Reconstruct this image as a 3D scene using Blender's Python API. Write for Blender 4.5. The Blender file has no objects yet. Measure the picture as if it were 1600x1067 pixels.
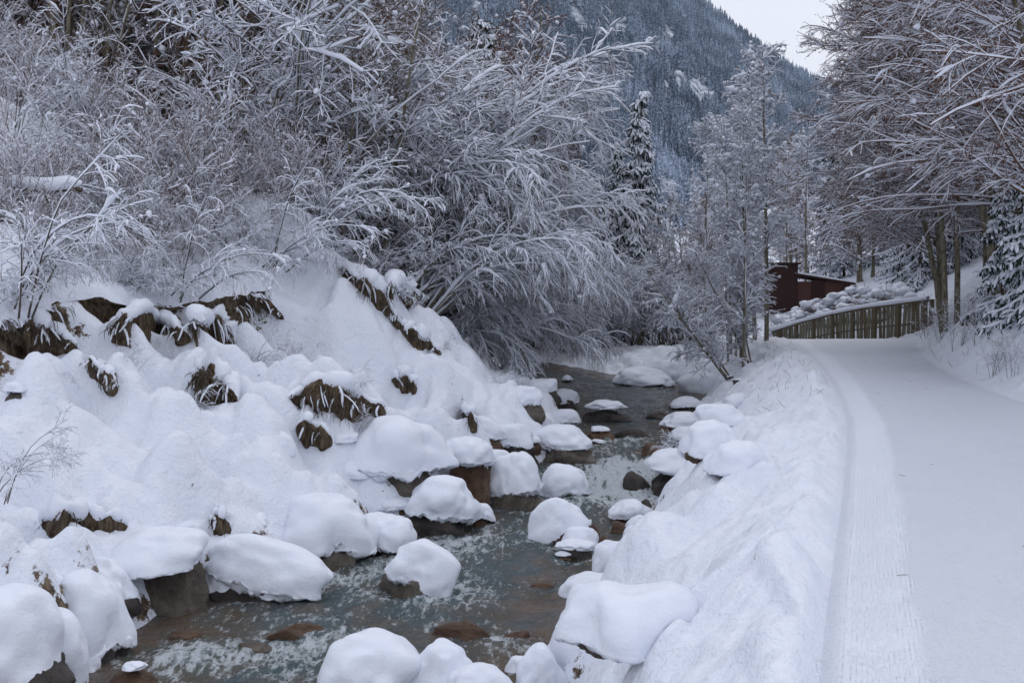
import bpy, math, random
import numpy as np
from mathutils import Vector

# ------------------------------------------------------------------ camera, sky, light
SC = bpy.context.scene
COL = SC.collection
CAMZ, F = 1.6, 1600.0
PITCH = math.atan((533.5 - 455) / F)
cam_d = bpy.data.cameras.new('camera')
cam_d.sensor_width = 36.0
cam_d.lens = 36.0
cam_d.clip_start = 0.05
cam_d.clip_end = 9000
cam = bpy.data.objects.new('camera', cam_d)
COL.objects.link(cam)
cam.location = (0, 0, CAMZ)
cam.rotation_euler = (math.pi / 2 - PITCH, 0, 0)
SC.camera = cam

SUN_EL, SUN_AZ = math.radians(48), math.radians(25)
W = bpy.data.worlds.new('World')
SC.world = W
W.use_nodes = True
nt = W.node_tree
for n in list(nt.nodes):
    nt.nodes.remove(n)
sky = nt.nodes.new('ShaderNodeTexSky')
sky.sky_type = 'NISHITA'
sky.sun_disc = False
sky.sun_elevation = SUN_EL
sky.sun_rotation = SUN_AZ
sky.dust_density = 4.0
sky.air_density = 1.0
mixc = nt.nodes.new('ShaderNodeMix')
mixc.data_type = 'RGBA'
mixc.inputs[0].default_value = 0.86
mixc.inputs[7].default_value = (9.2, 9.5, 10.5, 1)      # even cloud cover over the blue sky
bg = nt.nodes.new('ShaderNodeBackground')
bg.inputs[1].default_value = 0.1
wo = nt.nodes.new('ShaderNodeOutputWorld')
nt.links.new(sky.outputs[0], mixc.inputs[6])
nt.links.new(mixc.outputs[2], bg.inputs[0])
nt.links.new(bg.outputs[0], wo.inputs[0])

sd = bpy.data.lights.new('sun', 'SUN')
sd.energy = 0.5
sd.angle = math.radians(35)
sd.color = (1.0, 0.97, 0.95)
sun = bpy.data.objects.new('sun', sd)
COL.objects.link(sun)
sun.rotation_euler = (math.pi / 2 - SUN_EL, 0, math.pi - SUN_AZ)   # shines from beyond the valley end

SC.view_settings.view_transform = 'Standard'
SC.view_settings.look = 'None'
SC.view_settings.gamma = 1.0
SC.view_settings.exposure = 0.10
SC.cycles.max_bounces = 5
SC.cycles.diffuse_bounces = 3
SC.cycles.glossy_bounces = 2
SC.cycles.transmission_bounces = 2
SC.cycles.volume_bounces = 0
SC.cycles.use_adaptive_sampling = True

# ------------------------------------------------------------------ noise
def _hash(ix, iy, iz, seed):
    h = (ix.astype(np.int64) * 374761393 + iy.astype(np.int64) * 668265263 + iz.astype(np.int64) * 2147483647 + seed * 974634777) & 0xffffffff
    h = ((h ^ (h >> 13)) * 1274126177) & 0xffffffff
    h = ((h ^ (h >> 16)) * 2246822519) & 0xffffffff
    return ((h ^ (h >> 15)) & 0xffffff) / float(0xffffff) * 2 - 1

def noise3(x, y, z, seed=0):
    x, y, z = np.broadcast_arrays(np.asarray(x, float), np.asarray(y, float), np.asarray(z, float))
    ix, iy, iz = np.floor(x), np.floor(y), np.floor(z)
    fx, fy, fz = x - ix, y - iy, z - iz
    fx, fy, fz = [f * f * f * (f * (f * 6 - 15) + 10) for f in (fx, fy, fz)]
    r = 0
    for dx in (0, 1):
        for dy in (0, 1):
            for dz in (0, 1):
                w = (fx if dx else 1 - fx) * (fy if dy else 1 - fy) * (fz if dz else 1 - fz)
                r = r + w * _hash(ix + dx, iy + dy, iz + dz, seed)
    return r

def noise2(x, y, seed=0):
    x, y = np.broadcast_arrays(np.asarray(x, float), np.asarray(y, float))
    ix, iy = np.floor(x), np.floor(y)
    fx, fy = x - ix, y - iy
    fx, fy = [f * f * f * (f * (f * 6 - 15) + 10) for f in (fx, fy)]
    r = 0
    z = np.zeros_like(ix)
    for dx in (0, 1):
        for dy in (0, 1):
            w = (fx if dx else 1 - fx) * (fy if dy else 1 - fy)
            r = r + w * _hash(ix + dx, iy + dy, z, seed)
    return r

def fbm2(x, y, o=3, seed=0):
    r, a = 0, 1.0
    for i in range(o):
        r = r + a * noise2(x * 2 ** i, y * 2 ** i, seed + i)
        a *= 0.5
    return r

def sstep(a, b, x):
    t = np.clip((np.asarray(x, float) - a) / (b - a), 0, 1)
    return t * t * (3 - 2 * t)

# ------------------------------------------------------------------ pixels to points
_c, _s = math.cos(PITCH), math.sin(PITCH)
def ray(px, py):
    a, b = (px - 800) / F, (533.5 - py) / F
    return a, _c + b * _s, -_s + b * _c
def at(px, py, Y):
    x, y, z = ray(px, py)
    return (x / y * Y, Y, CAMZ + z / y * Y)
def proj(x, y, z):
    z = z - CAMZ
    d = y * _c - z * _s
    return 800 + F * x / d, 533.5 - F * (y * _s + z * _c) / d

# ------------------------------------------------------------------ the lie of the land
def I(Y, pts):
    p = np.array(pts, float)
    return np.interp(Y, p[:, 0], p[:, 1])
def fW(Y): return I(Y, [(0, -1.66), (8, -1.62), (14, -1.6), (16.2, -1.55), (17.6, -1.38), (20, -1.34), (24, -1.26), (30, -1.14), (36, -1.05), (60, -1.0), (800, -1.0)])
def fXL(Y):
    return I(Y, [(1, -5.4), (6, -4.0), (8.4, -3.5), (10.6, -3.2), (12, -2.0), (14.8, -.5), (17, .6), (19.6, 1.35), (24, 1.35), (29, 1.1), (33, .2), (37, -2.0), (42, -5), (60, -9), (120, -12), (800, -20)])
def fXR(Y):
    return I(Y, [(1, -1.2), (5, -.3), (7, .15), (9.4, .45), (11, .75), (12.6, 1.3), (15.2, 2.1), (18.5, 3.2), (21, 3.5), (24.8, 4.3), (28.5, 5.3), (30.6, 4.9), (31.8, 3.4), (34, 2.2), (38, .4), (42, -2), (60, -5), (120, -8), (800, -12)])
def fXP(Y):
    return I(Y, [(1, .1), (4.2, 1.28), (5.2, 1.62), (7.4, 2.39), (10.4, 3.42), (13.1, 4.3), (17.7, 5.55), (24.4, 7.2), (34, 9.3), (40, 9.2), (50, 6), (80, 2), (800, -4)])
def fXPR(Y):
    return I(Y, [(1, 3.2), (4.2, 5.3), (8, 6.3), (13, 7.0), (17.7, 8.0), (20, 8.5), (24, 9.7), (30, 11.8), (34, 13.5), (40, 13.2), (50, 11.5), (80, 8), (800, 6)])
def fTC(Y): return I(Y, [(8, 4.2), (12.5, 4.6), (17, 5.2), (21, 4.9), (24, 4.1), (27, 3.2), (32, 2.4), (60, 2.0)]) + .28 * noise2(Y * .9, 3.3, 5) + .12 * noise2(Y * 3.1, 1.7, 6)
def fLIP(Y): return I(Y, [(6, 1.1), (12.5, 1.33), (17, 1.45), (19.5, 2.0), (21, 2.05), (24, 1.2), (27, .2), (32, -.4), (60, -.4)]) + .10 * noise2(Y * .8, 9.1, 7)
def fCUT(Y):
    m = I(Y, [(6, 1), (12, .9), (13.4, 1), (14.0, .25), (14.5, .9), (17.6, 1), (18.3, .1), (19.4, .2), (20.2, .6), (21, 1), (23, .9), (23.6, .4), (24.6, 1), (26, .8), (27, .1), (60, 0)]) * sstep(-.85, -.25, noise2(Y * 2.1, 21.3, 9))
    return I(Y, [(6, .35), (12, .75), (14, .85), (17.4, 1.0), (18.4, .3), (20.0, .6), (21, 1.1), (26.5, .7), (28, .1), (60, .05)]) * (.25 + .75 * m)
def pillow(x, y, seed): return np.abs(noise2(x, y, seed)) + .5 * np.abs(noise2(x * 2.1, y * 2.1, seed + 3))

BUMPS = []      # (X, Y, radius, height, stretch)
def ground(X, Y):
    X, Y = np.broadcast_arrays(np.asarray(X, float), np.asarray(Y, float))
    xl, xr, xp, xq, w = fXL(Y), fXR(Y), fXP(Y), fXPR(Y), fW(Y)
    # left bank and hillside
    t = xl - X
    tc, lip = fTC(Y), fLIP(Y)
    cut = fCUT(Y)
    s = np.clip(t / tc, 0, 1)
    near = sstep(60, 35, Y)
    zb = lip - cut * (1 + .45 * noise2(Y * 2.1, 5.5, 14))
    zl = (w - .35) + (zb - w + .35) * (1.15 * s - .15 * s * s) ** .82
    zl = zl + near * (.38 * (pillow(X * .75, Y * .62, 11) - .3) * sstep(.0, .12, s) * sstep(1, .8, s) + (.27 * (pillow(X * 1.7, Y * 1.3, 13) - .35) + .09 * noise2(X * 3, Y * 3, 12) + .05 * (pillow(X * 5, Y * 4, 15) - .3)) * sstep(.0, .2, s) * sstep(1, .85, s))
    d = np.clip(t - tc - .14, 0, None)
    dk = 7.0
    up = .18 * (1 - np.exp(-d / .18)) + np.where(d < dk, .33 * d + .03 * d * d, .33 * dk + .03 * dk * dk + .75 * (d - dk))
    up = up + sstep(.2, 2, d) * (.16 * fbm2(X * .8, Y * .8, 3, 31) * near + .8 * noise2(X * .12, Y * .12, 33) * sstep(4, 14, d))
    zl = np.where(t > tc, zb + (lip - zb) * np.clip((t - tc) / .14, 0, 1) + up, zl)
    # right bank between stream and path
    s = np.clip((X - xr) / np.maximum(xp - xr, .1), 0, 1)
    pz = -np.clip(Y - 34.5, 0, 16) * .09
    crest = I(Y, [(0, .13), (9, .12), (15, .05), (60, .03)]) + .03 * noise2(Y * 1.2, 4.4, 41)
    prof = 1 - (1 - s) ** 1.9
    zr = (w - .35) + (pz + crest - w + .35) * prof
    zr = zr + near * ((.26 * (pillow(X * .95, Y * .7, 43) - .3) + .10 * (pillow(X * 2.3, Y * 2.3, 44) - .35)) * sstep(0, .15, s) * sstep(.66, .35, s) + .045 * fbm2(X * 4, Y * 4, 3, 45) * sstep(.3, .6, s) * sstep(1., .93, s) + .10 * sstep(.15, .55, noise2(X * 2.6, Y * 1.8, 48)) * sstep(-.2, .3, noise2(X * .7, Y * .5, 49)) * sstep(.3, .6, s) * sstep(1.0, .93, s) + .08 * fbm2(X * 1.4, Y * 1.4, 2, 46) * sstep(.3, .6, s) * sstep(1, .85, s))
    e = (xp - X)
    zr = zr + .012 * noise2(X * .9, Y * .5, 51) * sstep(.4, 0, e) - (crest + .008 * sstep(14, 7, Y)) * sstep(.30, .0, e + .03 * noise2(Y * 2.2, .5, 47)) - .035 * np.exp(-(e / .035) ** 2) * sstep(18, 9, Y)
    # path
    u = (X - xp)
    zp = pz + .012 * noise2(X * .9, Y * .5, 51) + .004 * noise2(X * 9, Y * 9, 52) * sstep(.5, .9, u) - .035 * np.exp(-(u / .035) ** 2) * sstep(18, 9, Y) - .008 * sstep(.35, 0, u) * sstep(14, 7, Y)
    # right hillside
    d = np.clip(X - xq, 0, None)
    far = sstep(36, 60, Y)
    zh = pz + (.75 * (1 - np.exp(-d * d / .6)) + .52 * np.clip(d - .8, 0, None)) * (1 - .5 * far) + near * sstep(0, .8, d) * (.16 * fbm2(X * 1.1, Y * 1.1, 3, 61) + .12 * (pillow(X * 1.5, Y * 1.5, 62) - .3)) + .8 * noise2(X * .1, Y * .1, 63) * sstep(4, 14, d)
    zh = zh + (.012 * noise2(X * .9, Y * .5, 51) + .004 * noise2(X * 9, Y * 9, 52)) * sstep(.4, 0, d)
    # stream bed
    q = np.clip((X - xl) / np.maximum(xr - xl, .1), 0, 1)
    zs = w - .35 - .35 * np.sin(np.pi * q)
    z = np.where(X < xl, zl, np.where(X < xr, zs, np.where(X < xp, zr, np.where(X < xq, zp, zh))))
    for (bx, by, br, bh, bs) in BUMPS:
        rr = ((X - bx) / br) ** 2 + ((Y - by) / (br * bs)) ** 2
        z = z + bh * np.clip(1 - rr, 0, None) ** 1.5
    z = z + sstep(60, 700, Y) * 14
    return z
def gz(x, y): return float(ground(np.array([x]), np.array([y]))[0])
def hitY(px, py, y0=4., y1=60.):
    Ys = np.linspace(y0, y1, 1200)
    a, b, c = ray(px, py)
    zr = CAMZ + c / b * Ys
    g = ground(a / b * Ys, Ys)
    k = np.nonzero(g > zr)[0]
    return float(Ys[k[0]]) if len(k) else 20.
def bump_px(px, py, Y, r, h, s=1.0):
    p = at(px, py, Y)
    BUMPS.append((p[0], Y, r, h, s))
bump_px(440, 330, 20.3, 2.0, .95, 1.1)
bump_px(300, 400, 17.5, 1.5, .35, 1.0)
bump_px(60, 440, 14.5, 1.4, .3, 1.0)
bump_px(560, 600, 19.0, 1.2, .45, 1.3)
bump_px(690, 640, 21, 1.2, .35, 1.4)
bump_px(470, 700, 15.0, .9, .35, 1.2)
bump_px(400, 800, 13.2, .8, .30, 1.1)
bump_px(230, 760, 12.4, 1.0, .35, 1.0)
bump_px(60, 760, 11.2, .9, .3, 1.0)
bump_px(960, 970, 8.6, .75, .30, 1.1)
bump_px(1060, 900, 9.3, .7, .22, 1.2)
bump_px(1130, 740, 14.5, .8, .25, 1.2)
bump_px(1120, 840, 10.6, .7, .18, 1.4)

# ------------------------------------------------------------------ the boulders, listed by where they stand
def waterY(py):
    Y = 12.
    for _ in range(14): Y = (CAMZ - float(fW(Y))) * F / (py - 455)
    return Y
class MatName(str): pass
rock_grey, rock_warm, rock_dark = MatName('grey'), MatName('warm'), MatName('dark')
BSPEC = []
def spec(label, cx, top, base, w, rock=.35, Y=None, **k):
    Yf = waterY(base) if Y is None else min(hitY(cx, base) - .02 * w / 60, waterY(base) + 30)
    k['Yf'] = Yf; BSPEC.append(((label, cx, top, base, w, rock), k))
# in and beside the stream, near to far; right foreground
spec('large round snow pillow half out of frame at stream bottom', 588, 985, 1105, 178, .10, drape=.35, mat=rock_warm)
spec('rounded snow pillow right of the largest bottom pillow', 692, 1006, 1100, 116, .10, drape=.35)
spec('low flat snow pillow cut off by the bottom edge', 748, 1041, 1120, 130, .10, drape=.3)
spec('small snow knob between low pillow and right bank', 815, 1024, 1062, 46, .10)
spec('upright snow pillow leaning on the right foreground bank', 845, 1008, 1100, 84, .10, drape=.4)
spec('very large smooth snow dome at foot of right bank', 925, 930, 1080, 170, .06, drape=.45, depth=1.0)
spec('big snow dome behind and right of the largest bank dome', 1010, 905, 1020, 190, .05, drape=.4, depth=1.0, Y=8.9)
spec('broad low snow slab on water at right bank', 935, 898, 946, 118, .12, drape=.3)
spec('snow-capped rock at water edge with dark side showing', 960, 850, 903, 66, .25, drape=.4, mat=rock_dark)
spec('lumpy snow cushion above the dark-sided bank rock', 1008, 822, 872, 76, .12, drape=.35)
spec('small oval snow cushion between two bank cushions', 1000, 808, 838, 50, .15)
spec('flat oval snow cushion on a brown rock near right bank', 986, 783, 822, 66, .3, mat=rock_warm, drape=.2)
spec('round snow ball at water edge below the fallen branches', 1042, 788, 826, 46, .12)
spec('bare brown rock tip behind flat oval cushion', 1004, 782, 800, 34, bare=True, mat=rock_dark)
spec('bare red-brown stone between round and flat cushions', 968, 815, 838, 30, bare=True)
spec('bare brown stone touching the round island cushion', 940, 838, 862, 36, bare=True, mat=rock_warm)
spec('slanting long snow cushion on island rock in mid stream', 890, 785, 856, 98, .22, tilt=-24, mat=rock_warm, drape=.15, depth=.6, coff=-.08)
spec('round snow cushion in front of slanting island cushion', 909, 822, 866, 60, .14, drape=.25, mat=rock_dark)
spec('egg-shaped snow cap tilted right on lone mid-stream rock', 646, 850, 938, 118, .24, tilt=24, mat=rock_grey, drape=.12, depth=.7)
spec('bare wedge of brown rock breaking the near water', 724, 974, 1007, 106, bare=True, tilt=6, mat=rock_warm, depth=.5)
spec('low drowned brown stone right of the bare wedge', 808, 988, 1010, 66, bare=True, mat=rock_warm, depth=.6)
spec('flat drowned brown rock left of the bare wedge', 462, 975, 1003, 100, bare=True, mat=rock_warm, depth=.5)
spec('flat drowned olive stone near the large left boulder', 395, 1002, 1022, 70, bare=True, mat=rock_grey, depth=.6)
spec('small drowned yellow-brown stone below the large left boulder', 290, 982, 1008, 84, bare=True, mat=rock_warm, depth=.6)
spec('tiny bare brown rock awash in mid stream', 846, 908, 922, 52, bare=True, mat=rock_warm, depth=.5)
# left foreground
spec('big grey-brown boulder with thick overhanging snow cap', 248, 822, 973, 150, .56, drape=.30, capw=1.13, depth=.9, mat=rock_grey)
spec('long snow slab sloping down right to a knob', 415, 850, 945, 214, .20, tilt=13, drape=.10, depth=.42, mat=rock_dark)
spec('rounded snow clump between big boulder and sloping slab', 348, 880, 942, 80, .05, drape=.4)
spec('snow cap tucked behind the big left boulder', 290, 815, 880, 96, .25, Y=12.4, mat=rock_dark)
spec('snow pillow hanging over a dark hollow left of big boulder', 150, 868, 950, 118, .12, drape=.45, Y=9.9, mat=rock_dark)
spec('sagging snow dome on dark rock at lower left', 135, 900, 1045, 130, .30, drape=.5, Y=8.6, mat=rock_dark, capw=1.08)
spec('sagging snow mass in the lower left corner', 20, 925, 1075, 190, .18, drape=.5, Y=8.0, mat=rock_dark, depth=.9)
spec('smooth snow dome at left edge above the corner mass', 30, 880, 960, 170, .08, drape=.5, Y=8.8, mat=rock_dark, depth=.9)
spec('narrow snow lobe drooping beside the corner mass', 150, 925, 1000, 84, .2, drape=.6, Y=8.8, mat=rock_dark, tilt=10)
spec('small snow knob dripping at lower left waterside', 128, 1010, 1070, 60, .15, drape=.5, Y=8.0, mat=rock_dark)
spec('lumpy snow overhang dripping at lower left waterside', 75, 960, 1085, 120, .2, drape=.5, Y=7.7, mat=rock_dark)
spec('bare rust rock with a dab of snow at lower left', 210, 1034, 1092, 92, .78, mat=rock_warm, capw=.42, thin=True, drape=.1)
spec('dark wet rock under the lower left snow dome', 172, 985, 1050, 66, bare=True, mat=rock_dark, Y=8.9)
spec('wide snow cap over flat cracked rock at left waterline', 500, 780, 890, 170, .30, drape=.35, depth=.75, mat=rock_grey)
spec('snow cap with hanging twig over left waterside rock', 597, 798, 872, 100, .30, drape=.3, tilt=8, mat=rock_warm)
spec('domed snow cap over dark undercut rock by bend', 690, 752, 840, 112, .40, drape=.28, mat=rock_dark, tilt=8)
spec('little snow cap on brown stone at tip of undercut rock', 750, 786, 824, 42, .4, mat=rock_warm, tilt=20)
spec('long snow roof over grey boulder above left waterline', 622, 662, 800, 150, .45, drape=.2, Y=16.4, mat=rock_grey, depth=.7, capw=1.15)
spec('tall brown boulder with square snow cap beside long roof', 722, 680, 804, 86, .66, drape=.22, mat=rock_warm, capw=1.0, tilt=5)
spec('heart-shaped snow cap hanging over tall bank rock', 812, 710, 797, 84, .40, drape=.5, mat=rock_grey, tilt=-6)
spec('boulder speckled with thin snow beside the small falls', 886, 722, 782, 78, .25, drape=.5, mat=rock_dark, thin=False)
spec('flat-topped boulder with grey icy front by rapids', 882, 670, 726, 98, .45, drape=.25, mat=rock_grey)
spec('snow pad on ledge left of the flat-topped boulder', 800, 655, 716, 74, .35, Y=19.2, drape=.3, mat=rock_dark)
spec('round snow pad on pale stone above the flat-topped boulder', 878, 640, 672, 56, .35, mat=rock_grey)
spec('low snow pad left of the round pale stone', 838, 643, 682, 46, .4, mat=rock_dark, Y=21.2)
spec('big snow cap on bank stone below the leaning stem', 815, 600, 655, 66, .45, Y=23.5, mat=rock_grey, drape=.3)
spec('stepped snow pad at far left waterline', 880, 608, 640, 56, .3, mat=rock_dark)
spec('small snow pad at far left waterline by thicket', 848, 588, 622, 48, .3, mat=rock_dark, Y=29)
spec('snow pad on brown stone halfway up left slope', 760, 650, 700, 66, .35, Y=20.5, mat=rock_warm, drape=.35)
spec('dusted dark boulder standing alone in upper stream', 948, 625, 662, 74, .62, drape=.15, mat=rock_dark, capw=.93)
spec('small warm-grey stone with snow scrap below lone boulder', 938, 665, 686, 42, .6, mat=rock_warm, capw=.75)
spec('bare dark rock that the small falls pour around', 994, 735, 768, 52, bare=True, mat=rock_dark)
spec('bare low brown rock above the small falls', 1020, 694, 712, 44, bare=True, mat=rock_warm)
spec('drowned dark rock right of the small snow-scrap stone', 985, 668, 684, 60, bare=True, mat=rock_dark, depth=.5)
spec('flat drowned stone on far side of lone boulder', 1035, 645, 656, 60, bare=True, mat=rock_dark, depth=.5)
spec('ice-glazed dark boulder under fallen twigs on right bank', 1058, 705, 776, 100, .55, drape=.15, mat=rock_dark, capw=1.1)
spec('snow cap on brown rock at right bank above twigs', 1066, 646, 676, 70, .3, mat=rock_warm)
spec('humped snow cushion behind the iced boulder', 1110, 655, 712, 90, .05, Y=19.4, mat=rock_warm, drape=.35)
spec('pair-sized snow cushion low on right bank above the fallen twigs', 1092, 684, 716, 62, .25, mat=rock_dark, drape=.3)
spec('lopsided snow cushion left of the grey rock face', 1070, 668, 694, 54, .3, mat=rock_grey, drape=.2)
spec('narrow snow cap on upright brown stone below the rounded bank cap', 1098, 640, 668, 40, .45, mat=rock_warm)
spec('wide flat snow cap just upstream of the upright brown stone', 1072, 622, 642, 56, .3, mat=rock_dark)
spec('small snow puff between two right bank caps', 1118, 618, 640, 36, .25, mat=rock_warm)
spec('thick snow roll capping the right bank above the iced boulder', 1150, 690, 736, 84, .08, Y=18, mat=rock_warm, drape=.4)
spec('snow cushion with grey rock face showing beneath', 1128, 632, 678, 80, .35, Y=21.5, mat=rock_grey)
spec('rounded snow cap on right bank below leaning trunk', 1092, 584, 634, 78, .3, Y=25.5, mat=rock_dark, drape=.35)
spec('small snow knob beside rounded right bank cap', 1150, 612, 640, 44, .2, Y=24)
spec('low snow shelf on far bank where stream bends', 1000, 578, 603, 86, .12, mat=rock_dark, depth=1.0)
spec('snow mound on far bank right of the low shelf', 1040, 566, 598, 64, .15, Y=32.0, mat=rock_dark, depth=1.0)
spec('tiny round snow cap first at the far bend', 1046, 594, 606, 18, .2, mat=rock_dark)
spec('tiny round snow cap second at the far bend', 1074, 596, 610, 24, .3, mat=rock_dark)
spec('tiny snow-capped stone alone in the far water', 886, 587, 597, 18, .3, mat=rock_dark)
spec('grey slope stone peeking out under drooping twigs', 420, 668, 735, 56, .6, Y=15.2, mat=rock_grey, tilt=25, capw=.9)
spec('half-buried dark stone above the tall brown boulder', 762, 640, 672, 48, .5, Y=20, mat=rock_dark)
spec('grey stone face between heart-shaped cap and tall boulder', 772, 700, 752, 56, .5, Y=18, mat=rock_grey, drape=.2)
spec('brown stone wedged above the flat-topped boulder', 822, 676, 706, 44, .5, Y=20, mat=rock_warm)
spec('dark stone under the long roof of snow', 560, 716, 772, 76, .5, Y=16, mat=rock_dark, drape=.2)
spec('angular grey rock between the earthy block and the long snow roof', 536, 672, 712, 60, .55, Y=16, mat=rock_grey)
spec('low brown rock under smooth snow left of the undercut rock', 610, 772, 812, 70, .45, Y=14, mat=rock_warm)
spec('grey rock showing between two waterside caps', 556, 806, 850, 60, .5, Y=13, mat=rock_grey)
spec('dark stone low on the slope above the sloping slab', 392, 800, 842, 58, .5, Y=12.5, mat=rock_dark)
spec('jagged grey stone above the pillow at far left', 92, 800, 846, 70, .5, Y=11, mat=rock_grey)
spec('small grey stone stuck in snow at far left', 26, 594, 634, 34, .6, Y=12.6, mat=rock_grey, capw=.9)

_rs = np.random.default_rng(44)
def _where(Y): return 'near the camera' if Y < 12 else 'level with the egg-shaped cap' if Y < 16 else 'beside the small falls' if Y < 21 else 'below the leaning trunk' if Y < 27 else 'at the far bend'
for _i in range(150):
    Y_ = 9 + 22 * _rs.random() ** .8; lf = _rs.random() < .5
    off = _rs.normal() * .28 + (.12 if lf else .1)
    X_ = float(fXL(Y_)) - off if lf else float(fXR(Y_)) + off
    if not lf and _rs.random() < .35 and 16 < Y_ < 29: X_ += _rs.uniform(.2, 1.1)
    wet = (X_ > float(fXL(Y_)) + .05) and (X_ < float(fXR(Y_)) - .05)
    z_ = float(fW(Y_)) if wet else gz(X_, Y_)
    z_ = max(z_, float(fW(Y_)))
    cx_, by_ = proj(X_, Y_, z_); r_ = _rs.uniform(.10, .34) * (1 if Y_ > 14 else .75)
    if any(abs(a2[1] - cx_) < a2[4] * .5 and a2[2] - 8 < by_ < a2[3] + 5 for a2, k2 in BSPEC[:80]): continue
    w_ = 2 * r_ * F / Y_; h_ = w_ * _rs.uniform(.38, .62); bare_ = _rs.random() < (.5 if wet else .15)
    sd_ = 'left' if lf else 'right'
    BSPEC.append((('small %s on the %s edge of the stream, %s' % ('wet bare stone' if bare_ else 'snow-capped stone', sd_, _where(Y_)), cx_, by_ - (h_ * .6 if bare_ else h_), by_, w_, _rs.uniform(.3, .6)),
                  dict(Yf=Y_, mat=[rock_warm, rock_dark, rock_grey][_rs.integers(3)], bare=bare_, tilt=_rs.normal() * 9, drape=_rs.uniform(.1, .3), group='small stones on the %s edge of the stream' % sd_, cat='stone', small=True)))
for (a_, k_) in BSPEC:          # drifts of snow joining each bank boulder to its bank
    if k_.get('bare') or k_.get('small'): continue
    m_ = k_['Yf'] / F; ra = a_[4] * m_ / 2; Yc_ = k_['Yf'] + ra * .6; X_ = (a_[1] - 800) / F * Yc_; h_ = (a_[3] - a_[2]) * m_
    dl, dr = X_ - float(fXL(Yc_)), float(fXR(Yc_)) - X_
    if min(dl, dr) > ra + .25: continue
    if -dl > .9 or -dr > .9:
        k_['slope'] = True; continue
    sgn = -1 if dl < dr else 1
    BUMPS.append((X_ + sgn * ra * .85, Yc_ + ra * .7, ra * 1.35, min(h_ * .6, .45 if sgn < 0 else .20), 1.0))

# ------------------------------------------------------------------ mesh and object helpers
def mesh_np(name, V, Fc, smooth=True, mats=(), mi=None):
    V = np.ascontiguousarray(V, np.float32)
    me = bpy.data.meshes.new(name)
    me.vertices.add(len(V))
    me.vertices.foreach_set('co', V.ravel())
    if isinstance(Fc, tuple):
        loops = np.concatenate([f.ravel() for f in Fc])
        cnt = np.concatenate([np.full(len(f), f.shape[1]) for f in Fc])
    else:
        loops = Fc.ravel(); cnt = np.full(len(Fc), Fc.shape[1])
    me.loops.add(len(loops))
    me.loops.foreach_set('vertex_index', loops.astype(np.int32))
    me.polygons.add(len(cnt))
    st = np.concatenate([[0], np.cumsum(cnt)[:-1]])
    me.polygons.foreach_set('loop_start', st.astype(np.int32))
    me.polygons.foreach_set('loop_total', cnt.astype(np.int32))
    for m in mats:
        me.materials.append(m)
    if mi is not None:
        me.polygons.foreach_set('material_index', np.asarray(mi, np.int32))
    me.update(calc_edges=True)
    me.polygons.foreach_set('use_smooth', np.full(len(cnt), smooth))
    me.update()
    return me
def obj(name, me, parent=None, loc=None):
    o = bpy.data.objects.new(name, me)
    COL.objects.link(o)
    if parent: o.parent = parent
    if loc is not None: o.location = loc
    return o
def tag(o, label=None, cat=None, group=None, kind=None):
    if label: o['label'] = label
    if cat: o['category'] = cat
    if group: o['group'] = group
    if kind: o['kind'] = kind
    return o
def empty(name, loc, rz=0, sc=1.0):
    o = bpy.data.objects.new(name, None)
    o.empty_display_size = .2
    COL.objects.link(o)
    o.location = loc
    o.rotation_euler = (0, 0, rz)
    o.scale = (sc, sc, sc)
    return o
def grid_faces(nr, nc):
    a = np.arange(nr * nc).reshape(nr, nc)
    return np.stack([a[:-1, :-1], a[:-1, 1:], a[1:, 1:], a[1:, :-1]], -1).reshape(-1, 4)
def attr(me, name, vals):
    at_ = me.attributes.new(name, 'FLOAT', 'POINT')
    at_.data.foreach_set('value', np.ascontiguousarray(vals, np.float32).ravel())

class MB:
    """collects boxes, bars and arrays into one mesh"""
    def __init__(s): s.V, s.F4, s.F3, s.n = [], [], [], 0
    def add(s, V, F):
        s.V.append(np.asarray(V, float)); (s.F4 if F.shape[1] == 4 else s.F3).append(F + s.n); s.n += len(V)
    def box(s, c, sz, rz=0, ry=0, rx=0, jit=0):
        x, y, z = [k / 2 for k in sz]
        v = np.array([(a * x, b * y, d * z) for a in (-1, 1) for b in (-1, 1) for d in (-1, 1)])
        if jit: v = v + np.random.default_rng(s.n).uniform(-jit, jit, v.shape)
        R = Rz(rz) @ Ry(ry) @ Rx(rx)
        s.add(v @ R.T + np.array(c), np.array([(0, 1, 3, 2), (4, 6, 7, 5), (0, 4, 5, 1), (2, 3, 7, 6), (0, 2, 6, 4), (1, 5, 7, 3)]))
    def build(s, name, mat, parent=None, smooth=False):
        V = np.concatenate(s.V)
        F = tuple(np.concatenate(f) for f in (s.F4, s.F3) if f)
        return obj(name, mesh_np(name, V, F, smooth, (mat,) if not isinstance(mat, (list, tuple)) else mat), parent)
def Rx(a): c, s = math.cos(a), math.sin(a); return np.array([[1, 0, 0], [0, c, -s], [0, s, c]])
def Ry(a): c, s = math.cos(a), math.sin(a); return np.array([[c, 0, s], [0, 1, 0], [-s, 0, c]])
def Rz(a): c, s = math.cos(a), math.sin(a); return np.array([[c, -s, 0], [s, c, 0], [0, 0, 1]])

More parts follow.
